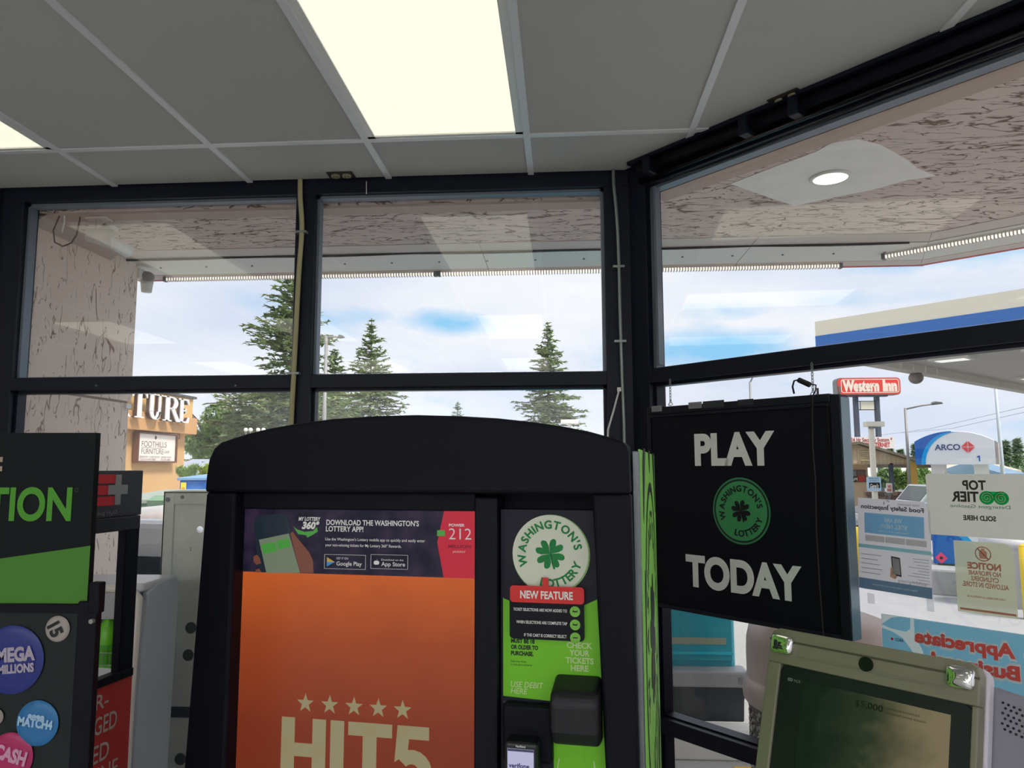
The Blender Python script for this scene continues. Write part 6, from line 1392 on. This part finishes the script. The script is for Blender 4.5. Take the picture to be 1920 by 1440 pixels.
for cx_ in (.032, .067):
    b.ring(cx_, .022, 0, .0185, Yp, 30)
    n = 34; ps = []
    for i in range(n): a = i*.42+(0 if cx_ < .05 else 1.0); r_ = .0145*(1-i/n)+.001; ps.append((cx_+r_*math.cos(a), .0215+r_*math.sin(a)))
    for i in range(n-1):
        (x0, z0), (x1, z1) = ps[i], ps[i+1]; l = math.hypot(x1-x0, z1-z0) or 1; nx, nz = -(z1-z0)/l*.0009, (x1-x0)/l*.0009
        wq.add([(x0-nx, Yp-.0005, z0-nz), (x1-nx, Yp-.0005, z1-nz), (x1+nx, Yp-.0005, z1+nz), (x0+nx, Yp-.0005, z0+nz)], [(0, 1, 2, 3)])
b.fl(.032, .067, Yp, .022, .0395); b.build('spiral_emblem', GRN, pc_, kind='stuff'); wq.build('spiral_line', MATS['placard_white'], pc_, kind='stuff')
# propane notice
t, hw, hh = notice('propane_notice', 'greenish notice on the glass with mirrored brown lettering NOTICE NO PROPANE CYLINDERS', ((1787, 1015), (1897, 1018), (1911, 1160), (1797, 1147)))
pn = MB().flat([(-hw, -hh), (hw, -hh), (hw, hh-.022), (hw-.006, hh-.008), (hw-.020, hh), (-hw, hh)], 0).build('sheet', paper('notice_green', (226, 230, 200), .55, .1), t)
BRW = paper('ink_brown', (206, 146, 128), .5)
for s_, z, h, w_, bd in (('NOTICE', .024, .0165, .083, .05), ('NO PROPANE', .007, .0115, .080, .03), ('CYLINDERS', -.0085, .0115, .068, .03), ('ALLOWED IN STORE.', -.0255, .0125, .114, .03), ('AVISO PROHIBIDO LA PRESENCIA DE', -.055, .005, .094, .02)):
    MB().text(s_, .0, z, h, Yp, w=w_, align='c', bold=bd, mirror=True).build('lettering', BRW, pn)
MB().fl(-hw+.006, hw-.004, Yp, -hh+.006, -hh+.012).build('bottom_bar', BRW, pn)
MB().ring(.0, .066, .0175, .0205, Yp, 36).build('ban_ring', BRW, pn)
MB().flat([(-.009, .053), (.009, .053), (.010, .069), (.007, .074), (.004, .076), (.004, .081), (-.004, .081), (-.004, .076), (-.007, .074), (-.010, .069)], Yp).build('cylinder_print', paper('ink_brown2', (222, 164, 144), .5), pn)
MB().prism([(-.0150, .080), (-.0128, .082), (.0150, .052), (.0128, .050)], Yp-.0004, Yp).build('ban_slash', BRW, pn)
# customer banner
t, hw, hh = notice('thanks_banner', 'pale blue banner on the glass with mirrored red lettering Appreciate Business, low at the right', ((1652, 1150), (1922, 1197), (1922, 1330), (1652, 1222)), 'banner')
x0 = NF(1652, 1150)[0]; z1 = NF(1652, 1150)[1]; hw = .30; hh = .12; cN = NF.o+NF.x*(x0+hw); t.location = (cN.x, cN.y, z1-hh)
bnn = MB().fl(-hw, hw, 0, -hh, hh).build('sheet', paper('banner_pale', (226, 240, 240), .6), t)
BB = paper('banner_blue', (168, 224, 250), .6)
def blob(pts): MB().flat(pts, Yp).build('blue_cell', BB, bnn)
blob([(-hw, hh-.032), (-hw+.03, hh-.008), (-hw+.055, hh-.002), (-hw+.085, hh-.002), (-hw+.083, hh-.032), (-hw+.07, hh-.043), (-hw+.03, hh-.040)])
blob([(-hw, hh-.042), (-hw+.03, hh-.048), (-hw+.06, hh-.062), (-hw+.085, hh-.095), (-hw+.09, hh-.14), (-hw+.02, hh-.13), (-hw, hh-.12)])
blob([(-hw+.095, hh-.002), (hw, hh-.001), (hw, -hh), (-hw+.13, -hh), (-hw+.115, hh-.09), (-hw+.095, hh-.05)])
WO = paper('banner_white', (252, 246, 242), .35); RO = paper('banner_red', (255, 112, 104), .3)
def btxt(s_, xr, z, h, w_):
    # mirrored: string starts at the right and runs left
    MB().text(s_, xr+.003, z-.003, h+.006, Yp-.0004, w=w_+.006, bold=.10, mirror=True, align='l').build('lettering_edge', WO, bnn)
    MB().text(s_, xr, z, h, Yp-.0010, w=w_, bold=.045, mirror=True, align='l').build('lettering', RO, bnn)
xA = NF(1905, 1230)[0]-(x0+hw); xB = NF(1715, 1190)[0]-(x0+hw)
btxt('Appreciate', xA, hh-.066, .034, xA-xB); btxt('We', xA+.085, hh-.066, .034, .065)
xA2 = NF(1915, 1290)[0]-(x0+hw); btxt('Business!', xA2, hh-.122, .034, xA2-(NF(1745, 1215)[0]-(x0+hw))); btxt('Your', xA2+.12, hh-.122, .034, .10)
MB().text('ARCO', -hw+.062, hh-.074, .008, Yp-.0004, w=.024, mirror=True, bold=.03).build('brand_print', mat('arco_navy2', (50, 90, 150), .7), bnn); MB().prism([(-hw+.024, hh-.070), (-hw+.029, hh-.075), (-hw+.034, hh-.070), (-hw+.029, hh-.065)], Yp-.0004, Yp).build('brand_print', RED, bnn)

# ================================================================== everything beyond the ramp stands on the lower lot
for o in list(COL.objects):
    if o.parent is None and o.get('category') and abs(o.location.z-G) < 1e-5 and o.location.y > 18.5:
        for c in list(o.children)+[g for c in o.children for g in c.children]:
            if c.type == 'MESH':
                for v in c.data.vertices:
                    if v.co.z < .0011: v.co.z -= .56
